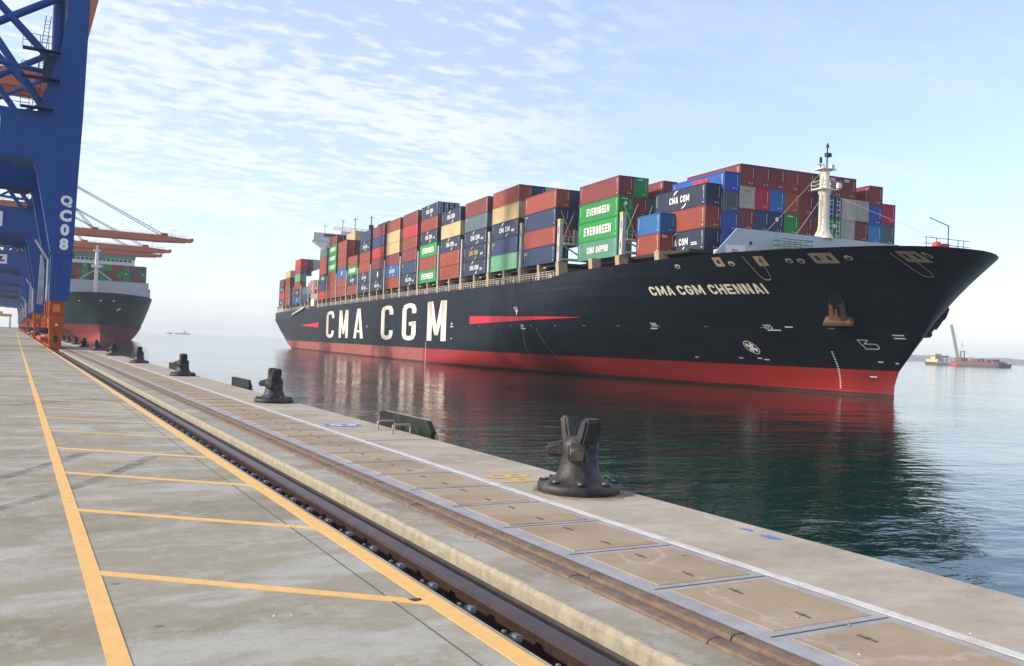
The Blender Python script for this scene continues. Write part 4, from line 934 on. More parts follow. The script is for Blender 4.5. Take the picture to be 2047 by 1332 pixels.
# lashing bridges
def lash(hh, detail):
    b_ = MB(); b_.box(0.05, 0.75, -0.45, 0.45, 14.96, hh-0.5)
    for z in (16.2, 18.4, 20.6):
        if z < hh-1.5: pass
    return b_.mesh('post', M['lash'])
def add_lash(s, tt, hh, near):
    g = empty('lashing_bridge', (tt, s, -WZ), 0, ship)
    if near:
        link('post', cm(('lp', hh), lambda: MB().box(0.05, 0.62, -0.42, 0.42, 14.97, hh-0.45).mesh('post', M['lash'])), g)
        link('post_cap', cm(('lc', hh), lambda: MB().box(0.02, 0.65, -0.45, 0.45, hh-0.44, hh).mesh('post_cap', M['yellow_cap'])), g)
        for q in (0, -2.9): link('post_slot', cm(('ls', hh), lambda: MB().box(0.035, 0.06, -0.1, 0.1, hh-2.3, hh-1.3).mesh('post_slot', M['dark'])), g, (0, 0, q))
        link('platform', cm(('lpl', hh), lambda: MB().box(0.7, 8.2, -0.7, 0.5, hh-4.0, hh-3.7).box(0.7, 8.2, -0.5, 0.5, 15.2, 15.5).mesh('platform', M['lash'])), g)
        link('inner_post', cm(('lip', hh), lambda: MB().box(2.4, 2.7, -0.6, -0.3, hh-3.9, hh-1.6).mesh('inner_post', M['lash'])), g)
        link('inner_post', cm(('lip', hh), None), g, (0.6, 0, 0)); link('inner_post', cm(('lip2', hh), lambda: MB().box(5.3, 5.6, -0.4, 0.4, 14.97, hh-4.0).mesh('inner_post', M['lash'])), g)
        link('diagonal_brace', cm(('ldb', hh), lambda: MB().tube((0.8, -0.2, hh-4.1), (5.0, -0.2, 15.4), 0.13, 6).mesh('diagonal_brace', M['lash'])), g)
        def rr():
            b_ = MB()
            for q in (0.5, 1.0): b_.tube((0.7, -0.68, hh-3.7+q), (8.0, -0.68, hh-3.7+q), 0.03, 4)
            for i in range(10): b_.tube((0.7+0.8*i, -0.68, hh-3.7), (0.7+0.8*i, -0.68, hh-2.7), 0.03, 4)
            return b_.mesh('railing', M['lash'])
        link('railing', cm(('lr', hh), rr), g)
        # lashing rods crossed on the container ends behind
        link('lashing_rod', cm(('lrod', hh), lambda: MB().tube((0.9, 0.62, hh-3.6), (3.2, 0.9, hh+1.5), 0.035, 4).tube((3.1, 0.62, hh-3.6), (0.8, 0.9, hh+1.5), 0.035, 4).tube((3.5, 0.62, hh-3.6), (5.6, 0.9, hh+1.5), 0.035, 4).mesh('lashing_rod', M['lash'])), g)
    else:
        link('post', cm(('lq', hh), lambda: MB().box(0.02, 0.5, -0.34, 0.34, 14.97, hh).mesh('post', M['lash'])), g)
        link('platform', cm(('lqp', hh), lambda: MB().box(0.55, 6.0, -0.6, 0.5, hh-2.6, hh-2.35).box(0.55, 6.0, -0.6, 0.5, 16.9, 17.15).mesh('platform', M['lash'])), g)
for k, s in enumerate(BAYS): add_lash(s-1.35, 0.0, 22.6 if k else 21.6, k < 3)
for s in (191.6, 209.8, 226.2, 243.5, 253.5, 271.0): add_lash(s, hull_t(s, 13), 22.0, False)
add_lash(-16.9, 2.2, 21.0, True)

# ---------------------------------------------------------------- containers
def container_mesh(lk, ln, hh, ck):
    def mk():
        b_ = MB(); W_ = 1.219; pr = 0.10
        # corner posts and rails
        for x in (-W_, W_-pr):
            for y in (0, ln-0.14): b_.box(x, x+pr, y, y+0.14, 0, hh)
            b_.box(x+0.012, x+pr-0.012, 0.14, ln-0.14, hh-0.10, hh-0.002); b_.box(x+0.012, x+pr-0.012, 0.14, ln-0.14, 0.03, 0.17)
        for y in (0.0, ln-0.12):
            b_.box(-W_+pr, W_-pr, y+0.01, y+0.11, hh-0.13, hh-0.004); b_.box(-W_+pr, W_-pr, y+0.01, y+0.11, 0.03, 0.17)
        # corrugated walls
        def wall(p0, d, nrm, length, per, dep):
            n = int(length/per); st_ = length/n; P = []
            for i in range(n):
                for q, h in ((0.0, 0), (0.26, 0), (0.5, 1), (0.76, 1)): P.append((i*st_+q*st_, h*dep))
            P.append((length, 0))
            V = []
            for zz in (0.15, hh-0.09):
                for a, h in P: V.append((p0[0]+d[0]*a+nrm[0]*h, p0[1]+d[1]*a+nrm[1]*h, zz))
            k = len(P); b_.add(V, [(i, i+1, k+i+1, k+i) for i in range(k-1)])
        per = 0.30
        wall((-W_+0.05, 0.13), (0, 1), (0.0+0.036, 0), ln-0.26, per, 1.0)
        wall((W_-0.05, 0.13), (0, 1), (-0.036, 0), ln-0.26, per, 1.0)
        wall((-W_+0.09, 0.045), (1, 0), (0, 0.036), 2*W_-0.18, per, 1.0)
        wall((-W_+0.09, ln-0.045), (1, 0), (0, -0.036), 2*W_-0.18, per, 1.0)
        b_.add([(-W_+0.05, 0.05, hh-0.03), (W_-0.05, 0.05, hh-0.03), (W_-0.05, ln-0.05, hh-0.03), (-W_+0.05, ln-0.05, hh-0.03)], [(0, 1, 2, 3)])
        b_.add([(-W_+0.05, 0.05, 0.10), (W_-0.05, 0.05, 0.10), (W_-0.05, ln-0.05, 0.10), (-W_+0.05, ln-0.05, 0.10)], [(3, 2, 1, 0)])
        return b_.mesh('shipping_container', CM[ck])
    return cm(('cont', lk, hh, ck), mk)
ON_SIDE = Matrix(((0, 0, -1), (-1, 0, 0), (0, 1, 0))).to_euler()      # text reads along -y, up z, faces -x
def door_mesh(hh, m_):
    def mk():
        b_ = MB()
        for x in (-0.9, -0.35, 0.35, 0.9): b_.tube((x, -0.05, 0.1), (x, -0.05, hh-0.1), 0.03, 5)
        for z in (0.6, 1.2, 1.9, 2.4):
            for x in (-0.9, 0.35): b_.box(x-0.04, x+0.62, -0.035, -0.012, z-0.04, z+0.04)
        return b_.mesh('door_bars', m_)
    return cm(('door', hh, m_.name), mk)
def marks_mesh(ln, hh):
    def mk():
        b_ = MB(); x = -1.25
        for i in range(11): b_.box(x, x+0.004, 0.42, 0.50, hh-0.45-0.16*i, hh-0.35-0.16*i)      # code running down, near the front end
        for i in range(4): b_.box(x, x+0.004, 0.62, 0.68, hh-0.45-0.16*i, hh-0.35-0.16*i)
        for i in range(9): b_.box(x, x+0.004, ln-0.62, ln-0.54, hh-0.5-0.17*i, hh-0.38-0.17*i)
        b_.box(x, x+0.004, 0.45, 0.62, 0.35, 0.5)
        for i in range(9): b_.box(0.78, 0.85, -0.012, -0.008, hh-0.5-0.16*i, hh-0.40-0.16*i)
        b_.box(0.2, 0.32, -0.012, -0.008, 0.4, 0.55); b_.box(0.62, 0.74, -0.012, -0.008, 0.35, 0.5)
        return b_.mesh('code_marks', M['letter_white'])
    return cm(('marks', ln, hh), mk)
def arc_logo(m_):
    def mk():
        me = block_text('CMA CGM', 0.62, 3.05, m_, 0.2); b_ = MB()
        b_.v = [tuple(v.co) for v in me.vertices]; b_.f = [tuple(p.vertices) for p in me.polygons]
        def sw(cx_, cy_, r, a0, a1, w0):
            n = 10; V = []
            for i in range(n+1):
                a = R(a0+(a1-a0)*i/n); ww = w0*math.sin(math.pi*(0.12+0.88*i/n))
                V += [(cx_+(r+ww)*math.cos(a)*1.25, cy_+(r+ww)*math.sin(a), 0), (cx_+(r-ww)*math.cos(a)*1.25, cy_+(r-ww)*math.sin(a), 0)]
            b_.add(V, [(2*i, 2*i+1, 2*i+3, 2*i+2) for i in range(n)])
        sw(0.0, 0.06, 0.80, 152, 98, 0.07); sw(0.15, -0.06, 0.80, -28, -82, 0.07)
        me2 = bpy.data.meshes.new('lettering'); me2.from_pydata(b_.v, [], b_.f); me2.materials.append(m_); return me2
    return cm(('arc', m_.name), mk)
GOLD = mat('lettering_gold', (0.55, 0.36, 0.09), 0.6); REDT = mat('lettering_red', (0.55, 0.06, 0.05), 0.6)
def bars(n, rows, m_, key):
    def mk():
        b_ = MB(); rnd = random.Random(3)
        for r in range(rows):
            x = 0
            for i in range(n):
                wl = rnd.uniform(0.06, 0.16); b_.add([(x, -0.24*r, 0), (x+wl, -0.24*r, 0), (x+wl, -0.24*r+0.15, 0), (x, -0.24*r+0.15, 0)], [(0, 1, 2, 3)]); x += wl+0.04
        me = bpy.data.meshes.new('small_lettering'); me.from_pydata(b_.v, [], b_.f); me.materials.append(m_); return me
    return cm(('bars', key), mk)
H4 = 2.9
def fit_text(body, hgt_, wid, bold, m_):
    q = text_mesh(body, hgt_, bold, m_, 1.0); return text_mesh(body, hgt_, bold, m_, wid/(2*max(v.co.x for v in q.vertices)))
n_cont = 0
def link_s(*a):
    q = link(*a); q['kind'] = 'stuff'; return q
def container(t_, s, z, ck, label, group, ln=12.19, hh=H4, deco='', marks=True, origin=None, rot=None):
    """t_ = starboard face, s = front face"""
    global n_cont
    n_cont += 1
    loc = SW(t_+1.22, s, z) if origin is None else (origin[0]+t_+1.22, origin[1]+s, z)
    o = link('shipping_container', container_mesh(ln, ln, hh, ck), None, loc, (0, 0, -PSI if rot is None else rot))
    tag(o, label, 'container', group)
    X = -1.235
    if marks: link('code_marks', marks_mesh(ln, hh), o)['kind'] = 'stuff'
    LW = M['letter_white']
    if 'E' in deco: link('lettering', block_text('EVERGREEN', 1.1, 7.0, LW, 0.2), o, (X, ln*0.50, hh*0.50), ON_SIDE)
    if 'e' in deco: link('lettering', block_text('EVERGREEN', 1.25, 8.4, LW, 0.22), o, (X, ln*0.50, hh*0.50), ON_SIDE)
    if 'c' in deco: link('lettering', block_text('CHINA SHIPPING', 1.0, 6.5, LW, 0.2), o, (X, ln*0.48, hh*0.50), ON_SIDE)
    if 'A' in deco:
        l_ = link('lettering', arc_logo(LW), o, (X, ln*0.50, hh*0.5), ON_SIDE); l_.scale = (1.55, 1.5, 1)
        if 'B' in deco: pass
    if 'Y' in deco: l_ = link('lettering', arc_logo(GOLD), o, (X, ln*0.55, hh*0.5), ON_SIDE); l_.scale = (1.5, 1.5, 1)
    if 's' in deco: link_s('small_lettering', bars(9, 2, LW, 's2'), o, (X, 3.0, hh*0.38), ON_SIDE)
    if 'o' in deco: link_s('small_lettering', bars(7, 2, GOLD, 'o2'), o, (X, ln-0.6, hh*0.72), ON_SIDE)
    if 'r' in deco: link_s('small_lettering', bars(6, 1, REDT, 'r1'), o, (X, ln-1.0, hh*0.72), ON_SIDE)
    if 'w' in deco: link_s('small_lettering', bars(8, 1, LW, 'w1'), o, (X, ln-0.5, hh*0.8), ON_SIDE)
    if 'q' in deco: link('emblem', MB().add([(0.55*math.cos(a*math.pi/6), 0.8*math.sin(a*math.pi/6), 0) for a in range(12)], [tuple(range(12))]).mesh('emblem', M['letter_white']), o, (X, ln*0.45, hh*0.52), ON_SIDE)
    if 'd' in deco: link('door_bars', door_mesh(hh, M['letter_white']), o)
    if 'D' in deco: link('door_bars', door_mesh(hh, CM[ck]), o)
    if 't' in deco: link('front_lettering', text_mesh('tex', 0.42, 0.02, LW, 1.0), o, (-0.45, -0.02, hh-0.42), FACE_NEG_Y)
    if 'l' in deco: link_s('front_lettering', bars(7, 1, LW, 'w1'), o, (-0.65, -0.02, hh-0.45), FACE_NEG_Y)
    if 'R' in deco: link_s('front_lettering', bars(6, 1, REDT, 'r1'), o, (-0.45, -0.02, hh-0.65), FACE_NEG_Y)
    if 'g' in deco:
        link('emblem', MB().add([(0.26*math.cos(a*math.pi/6), 0, 0.30*math.sin(a*math.pi/6)) for a in range(12)], [tuple(range(12))]).mesh('emblem', M['letter_white']), o, (0.0, -0.02, hh-1.0))
    if 'b' in deco: link('door_plate', MB().box(-0.16, 0.0, -0.02, -0.012, 0.35, 0.75).mesh('door_plate', GOLD), o, (0.75, 0, 0))
    return o
tier_w = ['bottom', 'second', 'third', 'fourth', 'fifth', 'sixth', 'seventh']
bay_w = ['first', 'second', 'third', 'fourth', 'fifth', 'sixth', 'seventh', 'eighth', 'ninth', 'tenth', 'eleventh', 'twelfth', 'thirteenth', 'fourteenth', 'fifteenth', 'sixteenth', 'seventeenth', 'eighteenth', 'nineteenth']
ZB = 14.95
BAYG = 'containers stacked on the navy ship'
def desc(ck, deco):
    x = CN[ck]+' container'
    if any(c in deco for c in 'EecAY'): x += ' with bold lettering'
    return x
def stack(bay, colw, t_, s, spec, z=ZB, ln=12.19, hh=H4, skip=0):
    """spec: colour[:deco] from the bottom up"""
    it = spec.split()
    for k, e in enumerate(it):
        if e == '-': continue
        ck, _, deco = e.partition(':')
        pos = tier_w[k]+' tier' if k < len(it)-1 else 'top tier'
        container(t_, s, z+k*(hh+0.012), ck, '%s, %s, %s, %s bay from the bow' % (desc(ck, deco), pos, colw, bay_w[bay-1]), BAYG, ln, hh, deco)
OUT, C2, C3, C4 = 'outer stack', 'second stack inboard', 'third stack inboard', 'fourth stack inboard'
PT = 2.47
def bay(n, s, o_, c2='', c3='', c4='', t0=0.12, **k):
    stack(n, OUT, t0, s, o_, **k)
    for q, (c, w_) in enumerate(((c2, C2), (c3, C3), (c4, C4))):
        if c: stack(n, w_, t0+PT*(q+1), s, c, **k)
# second bay and aft: outer stack from the bottom up
bay(2, -15.0, 'C:c G:e G:Egl M', '- R M G:l', '- - E', '- - M M', t0=2.75)
bay(3, 0.0, 'L:o R L:w R', '- M L L', '- - - L')
bay(4, 14.8, 'J L:o K:As T:r R', '- - - - L', '- - - - W')
bay(5, 29.6, 'K:As K:Ys K:As S:w M', '- - - - M')
bay(6, 44.4, 'R R K:As T:r K:A', '- - - L K')
bay(7, 59.2, 'G:e R G:e K:As R K:Ad', '- - - - - Kd'.replace('Kd', 'K:d'))
bay(8, 74.0, 'K:As L:o M R O M', '- - - - M M')
bay(9, 88.8, 'R B:A M T T R', '- - - - W M')
bay(10, 103.6, 'K:As K:q M O L M', '- - - - - P')
bay(11, 118.4, 'K:As K:A R R K:As L', '- - - - L L', '- - - - - - K')
bay(12, 133.2, 'R K:A G:e R', '- - - P', '- - - - W W')
bay(13, 148.0, 'R R B:q R R R', '- - - P P P T', '- - - - P W W')
bay(14, 162.8, 'R R R G:e G:e G:e M', '- - - - - - K:A')
bay(15, 177.6, 'O L K:A R R S', '- - - - - P S')
bay(16, 210.6, 'L S', '- -', '- -')
bay(17, 228.5, 'B:q K:A R J:w R O', '- - - - L M', '- - - - W W', '- - - - L L')
bay(18, 255.0, 'R R R M T', '- - - P W', t0=0.6)
bay(19, 273.5, 'W K:A O K:A M', '- - - P M', z=12.3, t0=1.0)
# first bay: a full front seen from the bow, columns numbered from starboard
ZF = 14.85
cols = [('K:Ags'.replace('g', '')+' R K:AB', H4), ('V V S:D V', 2.59), ('T M W:RD M', H4), ('W L N:b M', H4), ('S L:g B:b M', H4), ('M G:l R:b M', H4), ('M M M M', H4), ('G M L K', H4),
        ('W G:dg L:d M:t', H4), ('M W W:D M:t', H4), ('M M:b W:D', H4), ('L A V M', 2.75), ('K S N', H4)]
T1 = 6.65
colw = ['outermost starboard column']+['%s column from starboard' % w_ for w_ in bay_w[1:12]]+['outermost port column']
for i, (spec, hh) in enumerate(cols):
    stack(1, colw[i], T1+2.45*i, -30.7 if i == 0 else -31.2, spec, ZF, 12.19, hh)
o = [x for x in col.objects if x.get('label', '').startswith('royal blue container, top tier, second column')]
for x in o: l_ = link_s('small_lettering', bars(8, 1, REDT, 'h1'), x, (-1.235, 7.2, 1.5), ON_SIDE); l_.scale = (3.2, 4.5, 1)
for k, (ck, lb) in enumerate((('R', 'short brick red container, lower of two beside the grey breakwater'), ('B', 'short mid blue container stacked on the short brick red one'))):
    container(4.35, -23.7, ZF+k*2.75, ck, lb, BAYG, 6.06, 2.74, 't' if k == 0 else '')

# ---------------------------------------------------------------- ship's superstructure and fittings
acc = empty('accommodation', (0, 0, -WZ), 0, ship)
part(MB().box(3.5, BEAM-3.5, 193.2, 206.5, 12.2, 36.4), 'deckhouse', M['white'], acc)
part(MB().hexa([(-1.6, 194.6, 36.4), (BEAM+1.6, 194.6, 36.4), (BEAM+1.6, 199.5, 36.4), (-1.6, 199.5, 36.4)], [(-1.6, 194.0, 39.2), (BEAM+1.6, 194.0, 39.2), (BEAM+1.6, 200.0, 39.2), (-1.6, 200.0, 39.2)]), 'bridge_wing', M['white'], acc)
part(MB().hexa([(3.6, 195, 32.8), (BEAM-3.6, 195, 32.8), (BEAM-3.6, 199, 32.8), (3.6, 199, 32.8)], [(-1.4, 195, 36.38), (BEAM+1.4, 195, 36.38), (BEAM+1.4, 199, 36.38), (-1.4, 199, 36.38)]), 'wing_bracket', M['white'], acc)
part(MB().box(8, BEAM-8, 194.2, 206, 39.2, 40.4), 'wheelhouse_top', M['white'], acc)
part(MB().box(2, BEAM-2, 193.92, 193.99, 38.0, 38.9), 'bridge_windows', M['glass'], acc)
rr_ = MB()
for q in (40.9, 41.4, 41.9): rr_.tube((6, 195.5, q), (26, 195.5, q), 0.07, 5)
for i in range(11): rr_.tube((6+2*i, 195.5, 40.4), (6+2*i, 195.5, 41.9), 0.07, 5)
part(rr_, 'monkey_island_rail', M['safety_orange'], acc)
an = MB()
for x, h, r in ((3, 42.6, 0.08), (9.5, 45.0, 0.12), (14, 46.0, 0.14), (20, 47.2, 0.2), (23, 44.5, 0.1)):
    an.tube((x, 198, 39), (x, 198, h), r, 6); an.tube((x-0.7, 198, h-0.5), (x+0.9, 198, h-0.4), 0.08, 5)
an.box(19.2, 20.8, 197.5, 198.5, 41.5, 44.0)
part(an, 'antenna_mast', M['dark'], acc)
part(MB().box(0.6, 3.6, 192.8, 207.0, 22.6, 26.0).box(0.6, 3.6, 192.8, 193.6, 12.3, 22.6).box(0.6, 3.6, 206.2, 207.0, 16, 22.6), 'boat_deck', M['white'], acc)
part(MB().box(0.5, 3.4, 200.0, 206.0, 13.2, 15.8), 'deck_locker', M['white'], acc)
for k in range(5): part(MB().box(3.40, 3.49, 194.5, 205.0, 27.2+1.7*k, 27.9+1.7*k), 'window_row', M['glass'], acc)
lb_ = empty('lifeboat', SW(0.9, 199.5, 17.6), -PSI); tag(lb_, 'orange lifeboat hanging below the white bridge wing', 'lifeboat')
P = []
hb = MB(); n = 12
for i, (y, r) in enumerate(((-3.6, 0.3), (-3.0, 1.0), (-1.5, 1.5), (1.5, 1.5), (3.0, 1.1), (3.6, 0.4))):
    for k in range(n): a = 2*math.pi*k/n; hb.v.append((r*0.95*math.cos(a), y, 1.7+r*math.sin(a)*1.1))
for i in range(5):
    for k in range(n): hb.f.append((i*n+k, i*n+(k+1) % n, (i+1)*n+(k+1) % n, (i+1)*n+k))
hb.f += [tuple(range(n)), tuple(range(5*n, 6*n))]
hb.build('boat_hull', M['safety_orange'], lb_, smooth=True); MB().box(-0.7, 0.7, 1.2, 2.6, 2.9, 3.9).build('canopy', M['safety_orange'], lb_, bevel=0.2)
for q in (-2.9, 2.5): MB().box(-1.6, -0.9, q, q+0.4, 0, 5.0).build('davit', M['white'], lb_)
# breakwater, foremast and bow fittings
bw = MB(); yb = -35.0
def bwp(t_): return yb-0.0
tB0, tB1 = 8.5, BEAM-8.5
bw.prism([(4.45, 13.3), (tB0-0.1, 17.35), (BEAM-10.0, 17.3), (BEAM-3.6, 13.3)], -35.15, -35.0)
bk = part(bw, 'breakwater', M['breakwater'])
for x in (10.5, 19.6): MB().tube((x, -35.17, 15.6 if x < 15 else 15.3), (x, -35.14, 15.6 if x < 15 else 15.3), 0.24, 14).build('porthole', M['dark'], bk)
MB().box(6.1, 6.9, -35.5, -35.16, 13.5, 14.1).build('bollard_block', M['dark'], bk)
nb = MB().add([(6.9, -35.17, 13.4), (9.6, -35.17, 13.4), (9.75, -35.17, 15.2), (6.6, -35.17, 15.2)], [(0, 1, 2, 3)]).build('notice_board', M['letter_white'], bk)
link_s('notice_text', bars(7, 2, REDT, 'n2'), nb, (7.6, -35.19, 14.5), FACE_NEG_Y); link_s('notice_text', bars(6, 1, GOLD, 'n1'), nb, (7.7, -35.19, 13.7), FACE_NEG_Y)
for i in range(9): MB().box(5.6+3.9*i, 5.75+3.9*i, -34.99, -34.2, 13.0, 14.5+min(2.4, 1.2*i)).build('stiffener', M['breakwater'], bk)
cg = MB(); x0, x1, y0_, y1_ = 13.0, 17.6, -38.2, -36.2
for z in (13.7, 14.3, 14.9, 15.5, 16.1):
    cg.path([(x0, y0_, z), (x1, y0_, z), (x1, y1_, z), (x0, y1_, z), (x0, y0_, z)], 0.05, 5)
for i in range(6):
    x = x0+(x1-x0)*i/5; cg.tube((x, y0_, 13.2), (x, y0_, 16.1), 0.05, 5); cg.tube((x, y1_, 13.2), (x, y1_, 16.1), 0.05, 5)
cg.box(x0, x1, y0_, y1_, 13.1, 13.9)
part(cg, 'winch_platform_cage', M['cage'])
fmst = empty('foremast', (22.8, -34.3, -WZ), 0, ship)
prof = [(1.35, 17.2), (0.80, 18.3), (0.68, 19.0), (0.65, 22.9), (1.0, 23.7), (0.66, 23.75), (0.62, 24.2), (0.54, 26.3), (0.4, 26.4)]
link('column', MB().lathe([(0.6, 13.0)]+prof[0:0]+[(0.6, 17.25)], n=20).lathe(prof, n=20).mesh('column', M['mast'], smooth=True), fmst)
link('platform', MB().box(-1.35, 1.45, -1.0, 1.0, 23.62, 23.78).mesh('platform', M['mast']), fmst); link('platform', MB().box(-1.2, 1.1, -0.9, 0.9, 26.3, 26.45).mesh('platform', M['mast']), fmst)
rp = MB()
for z in (24.2, 24.7): rp.path([(-1.35, -1, z), (1.45, -1, z), (1.45, 1, z), (-1.35, 1, z), (-1.35, -1, z)], 0.035, 5)
for x, y in ((-1.35, -1), (0, -1), (1.45, -1), (1.45, 1), (-1.35, 1)): rp.tube((x, y, 23.7), (x, y, 24.7), 0.035, 5)
for z in (18.5, 23.5): pass
for i in range(24): rp.tube((-1.05, -0.2, 17.6+0.32*i), (-0.75, -0.2, 17.6+0.32*i), 0.03, 4)
for x in (-1.05, -0.75): rp.tube((x, -0.2, 17.3), (x, -0.2, 25.6), 0.035, 4)
for i in range(6): rp.tube((-1.1, -0.7, 18.0+0.95*i), (-0.5, -0.7, 18.0+0.95*i), 0.03, 4)
rp.tube((-1.1, -0.7, 17.6), (-1.1, -0.7, 23.4), 0.03, 4)
link('railing_and_ladder', rp.mesh('railing_and_ladder', M['mast']), fmst)
link('floodlight', MB().box(1.2, 1.75, -1.25, -0.8, 23.9, 24.55).mesh('floodlight', M['white']), fmst); link('floodlight', MB().box(0.25, 0.75, -0.9, -0.5, 26.5, 26.95).mesh('floodlight', M['white']), fmst)
link('signal_mast', MB().tube((0.25, 0, 26.4), (0.25, 0, 29.9), 0.09, 6).box(0.0, 0.8, -0.25, 0.25, 28.1, 28.6).box(0.15, 0.4, -0.15, 0.15, 29.3, 29.7).tube((-0.8, 0, 26.4), (-0.8, 0, 28.0), 0.06, 6).box(-0.95, -0.65, -0.1, 0.1, 27.2, 27.9).tube((-1.3, 0, 26.9), (0.0, 0, 26.9), 0.04, 5).mesh('signal_mast', M['dark']), fmst)
link('stay_wire', MB().tube((-0.4, 0, 26.2), (-9.0, 0.4, 17.4), 0.035, 4).tube((-0.5, 0, 22.5), (-4.2, 0.4, 17.4), 0.045, 4).tube((0.5, 0, 23.4), (9.0, -16.5, 14.2), 0.022, 4).mesh('stay_wire', M['rope']), fmst)
bf_ = MB()
bf_.tube((25.6, -51.6, 13.2), (25.6, -51.6, 17.3), 0.07, 6); bf_.tube((25.6, -51.6, 17.3), (22.6, -51.6, 18.0), 0.055, 6)
for x in (22.4, 24, 27.4, 28.3): bf_.tube((x, -51.4, 13.2), (x, -51.4, 15.8), 0.045, 5)
for z in (15.1, 15.8): bf_.tube((22.0, -51.4, z), (29.2, -51.4, z), 0.04, 5)
part(bf_, 'bow_rail_and_lamp', M['cage'])
part(MB().lathe([(0.1, 13.2), (0.2, 14.1), (0.45, 14.3), (0.55, 14.8), (0.42, 15.2), (0.1, 15.3)], (23.4, -52.0, 0), 12).box(24.1, 25.0, -52.3, -51.7, 14.3, 15.1), 'red_fire_monitor', mat('monitor_red', (0.6, 0.03, 0.03), 0.5))
# openings along the bow bulwark
def recess(s, z, wd, ht_, m_in, nm='fairlead'):
    g = empty(nm, (0, 0, 0), 0, hull)
    fr = []; q = 0.16
    pl = link('fairlead_plate', on_hull(uv_poly([[(-wd/2, -ht_/2), (wd/2, -ht_/2), (wd/2, ht_/2), (-wd/2, ht_/2)]], M['beige']), s, z, 0.08, True), g)
    link('opening', on_hull(uv_poly([[(-wd*0.16, -ht_*0.20), (wd*0.16, -ht_*0.20), (wd*0.16, ht_*0.22), (-wd*0.16, ht_*0.22)]], M['dark']), s, z, 0.11, True), g)
    return g
for s, z in ((-37.2, 12.65), (-42.3, 12.55), (-48.0, 12.7), (-49.0, 12.7), (-54.35, 12.9), (-54.85, 12.9)): recess(s, z, 1.2 if s > -45 else 1.3, 1.05, M['dark'])
for s, z in ((-31.0, 12.4), (-38.7, 12.4), (-45.2, 12.5), (-46.3, 12.45), (-50.5, 12.7), (-55.4, 13.1)):
    link('chock', on_hull(uv_poly([[(0.42*math.cos(a*math.pi/8), 0.26*math.sin(a*math.pi/8)) for a in range(16)]], M['lash']), s, z, 0.09, True), hull)
    link('chock_hole', on_hull(uv_poly([[(0.26*math.cos(a*math.pi/8), 0.13*math.sin(a*math.pi/8)-0.06) for a in range(16)]], M['dark']), s, z, 0.12, True), hull)
# ropes
def rope(pts, label):
    W2 = [SW(hull_t(s, z)-0.16, s, z) for s, z in pts]
    o_ = MB().path(W2, 0.035, 5).build('mooring_rope', M['rope']); tag(o_, label, 'rope', 'ropes hanging from the bow')
def loop(s0, s1, z0, drop, n=12): return [(s0+(s1-s0)*i/n, z0-drop*(1-(2*i/n-1)**4)) for i in range(n+1)]
rope(loop(-40.7, -42.4, 13.1, 2.6), 'slack rope loop hanging from the fairlead left of the foremast')
rope(loop(-53.7, -54.5, 13.2, 2.3), 'slack rope loop hanging near the tip of the bow')
# anchors in their pockets
def anchor(s, z, label, port=False):
    AM = M['hull'] if port else M['anchor']
    t_ = hull_t(s, z); dt = 0.01
    ds = (hull_t(s+0.5, z)-hull_t(s-0.5, z)); dz = (hull_t(s, z+0.5)-hull_t(s, z-0.5))
    nrm = Vector((-1, ds, dz)).normalized()          # outward, ship axes (t, s, z)
    if port: nrm.x = -nrm.x; t_ = BEAM-t_
    upv = (Vector((0, 0, 1))-nrm*nrm.z).normalized(); sid = upv.cross(nrm)
    m3 = Matrix((sid, -nrm, upv)).transposed().to_4x4(); m3.translation = Vector((t_, s, z))
    sm = Matrix.Rotation(-PSI, 4, 'Z'); sm.translation = Vector((SA.x, SA.y, 0))
    rt = empty('anchor'); rt.matrix_world = sm @ m3
    tag(rt, label, 'anchor', 'bow anchors')
    MB().hexa([(-0.95, -0.75, -1.5), (0.95, -0.75, -1.5), (0.95, 0.2, -1.5), (-0.95, 0.2, -1.5)], [(-0.78, -0.55, 1.5), (0.78, -0.55, 1.5), (0.78, 0.2, 1.5), (-0.78, 0.2, 1.5)]).build('fluke_plate', AM, rt, bevel=0.12)
    MB().hexa([(-1.75, -0.95, -2.1), (1.75, -0.95, -2.1), (1.75, 0.2, -2.1), (-1.75, 0.2, -2.1)], [(-1.4, -0.9, -1.45), (1.4, -0.9, -1.45), (1.4, 0.2, -1.45), (-1.4, 0.2, -1.45)]).build('crown', AM, rt, bevel=0.1)
    MB().box(-0.34, 0.34, -0.80, -0.60, -0.55, 0.75).build('shank_slot', M['dark'], rt)
    MB().hexa([(-0.16, -1.0, -0.7), (0.16, -1.0, -0.7), (0.16, -0.6, -0.7), (-0.16, -0.6, -0.7)], [(-0.12, -0.9, 0.3), (0.12, -0.9, 0.3), (0.12, -0.6, 0.3), (-0.12, -0.6, 0.3)]).build('shank', AM, rt)
    MB().tube((0, 0.3, 1.2), (0, -0.55, 1.55), 0.95, 18, 0.8).build('hawse_bolster', M['hull'], rt, smooth=True)
anchor(-46.1, 7.5, 'rusty brown anchor housed in the near side of the bow')
anchor(-46.8, 6.6, 'dark anchor showing beyond the stem on the far side of the bow', True)
# pocket bulge round the far anchor

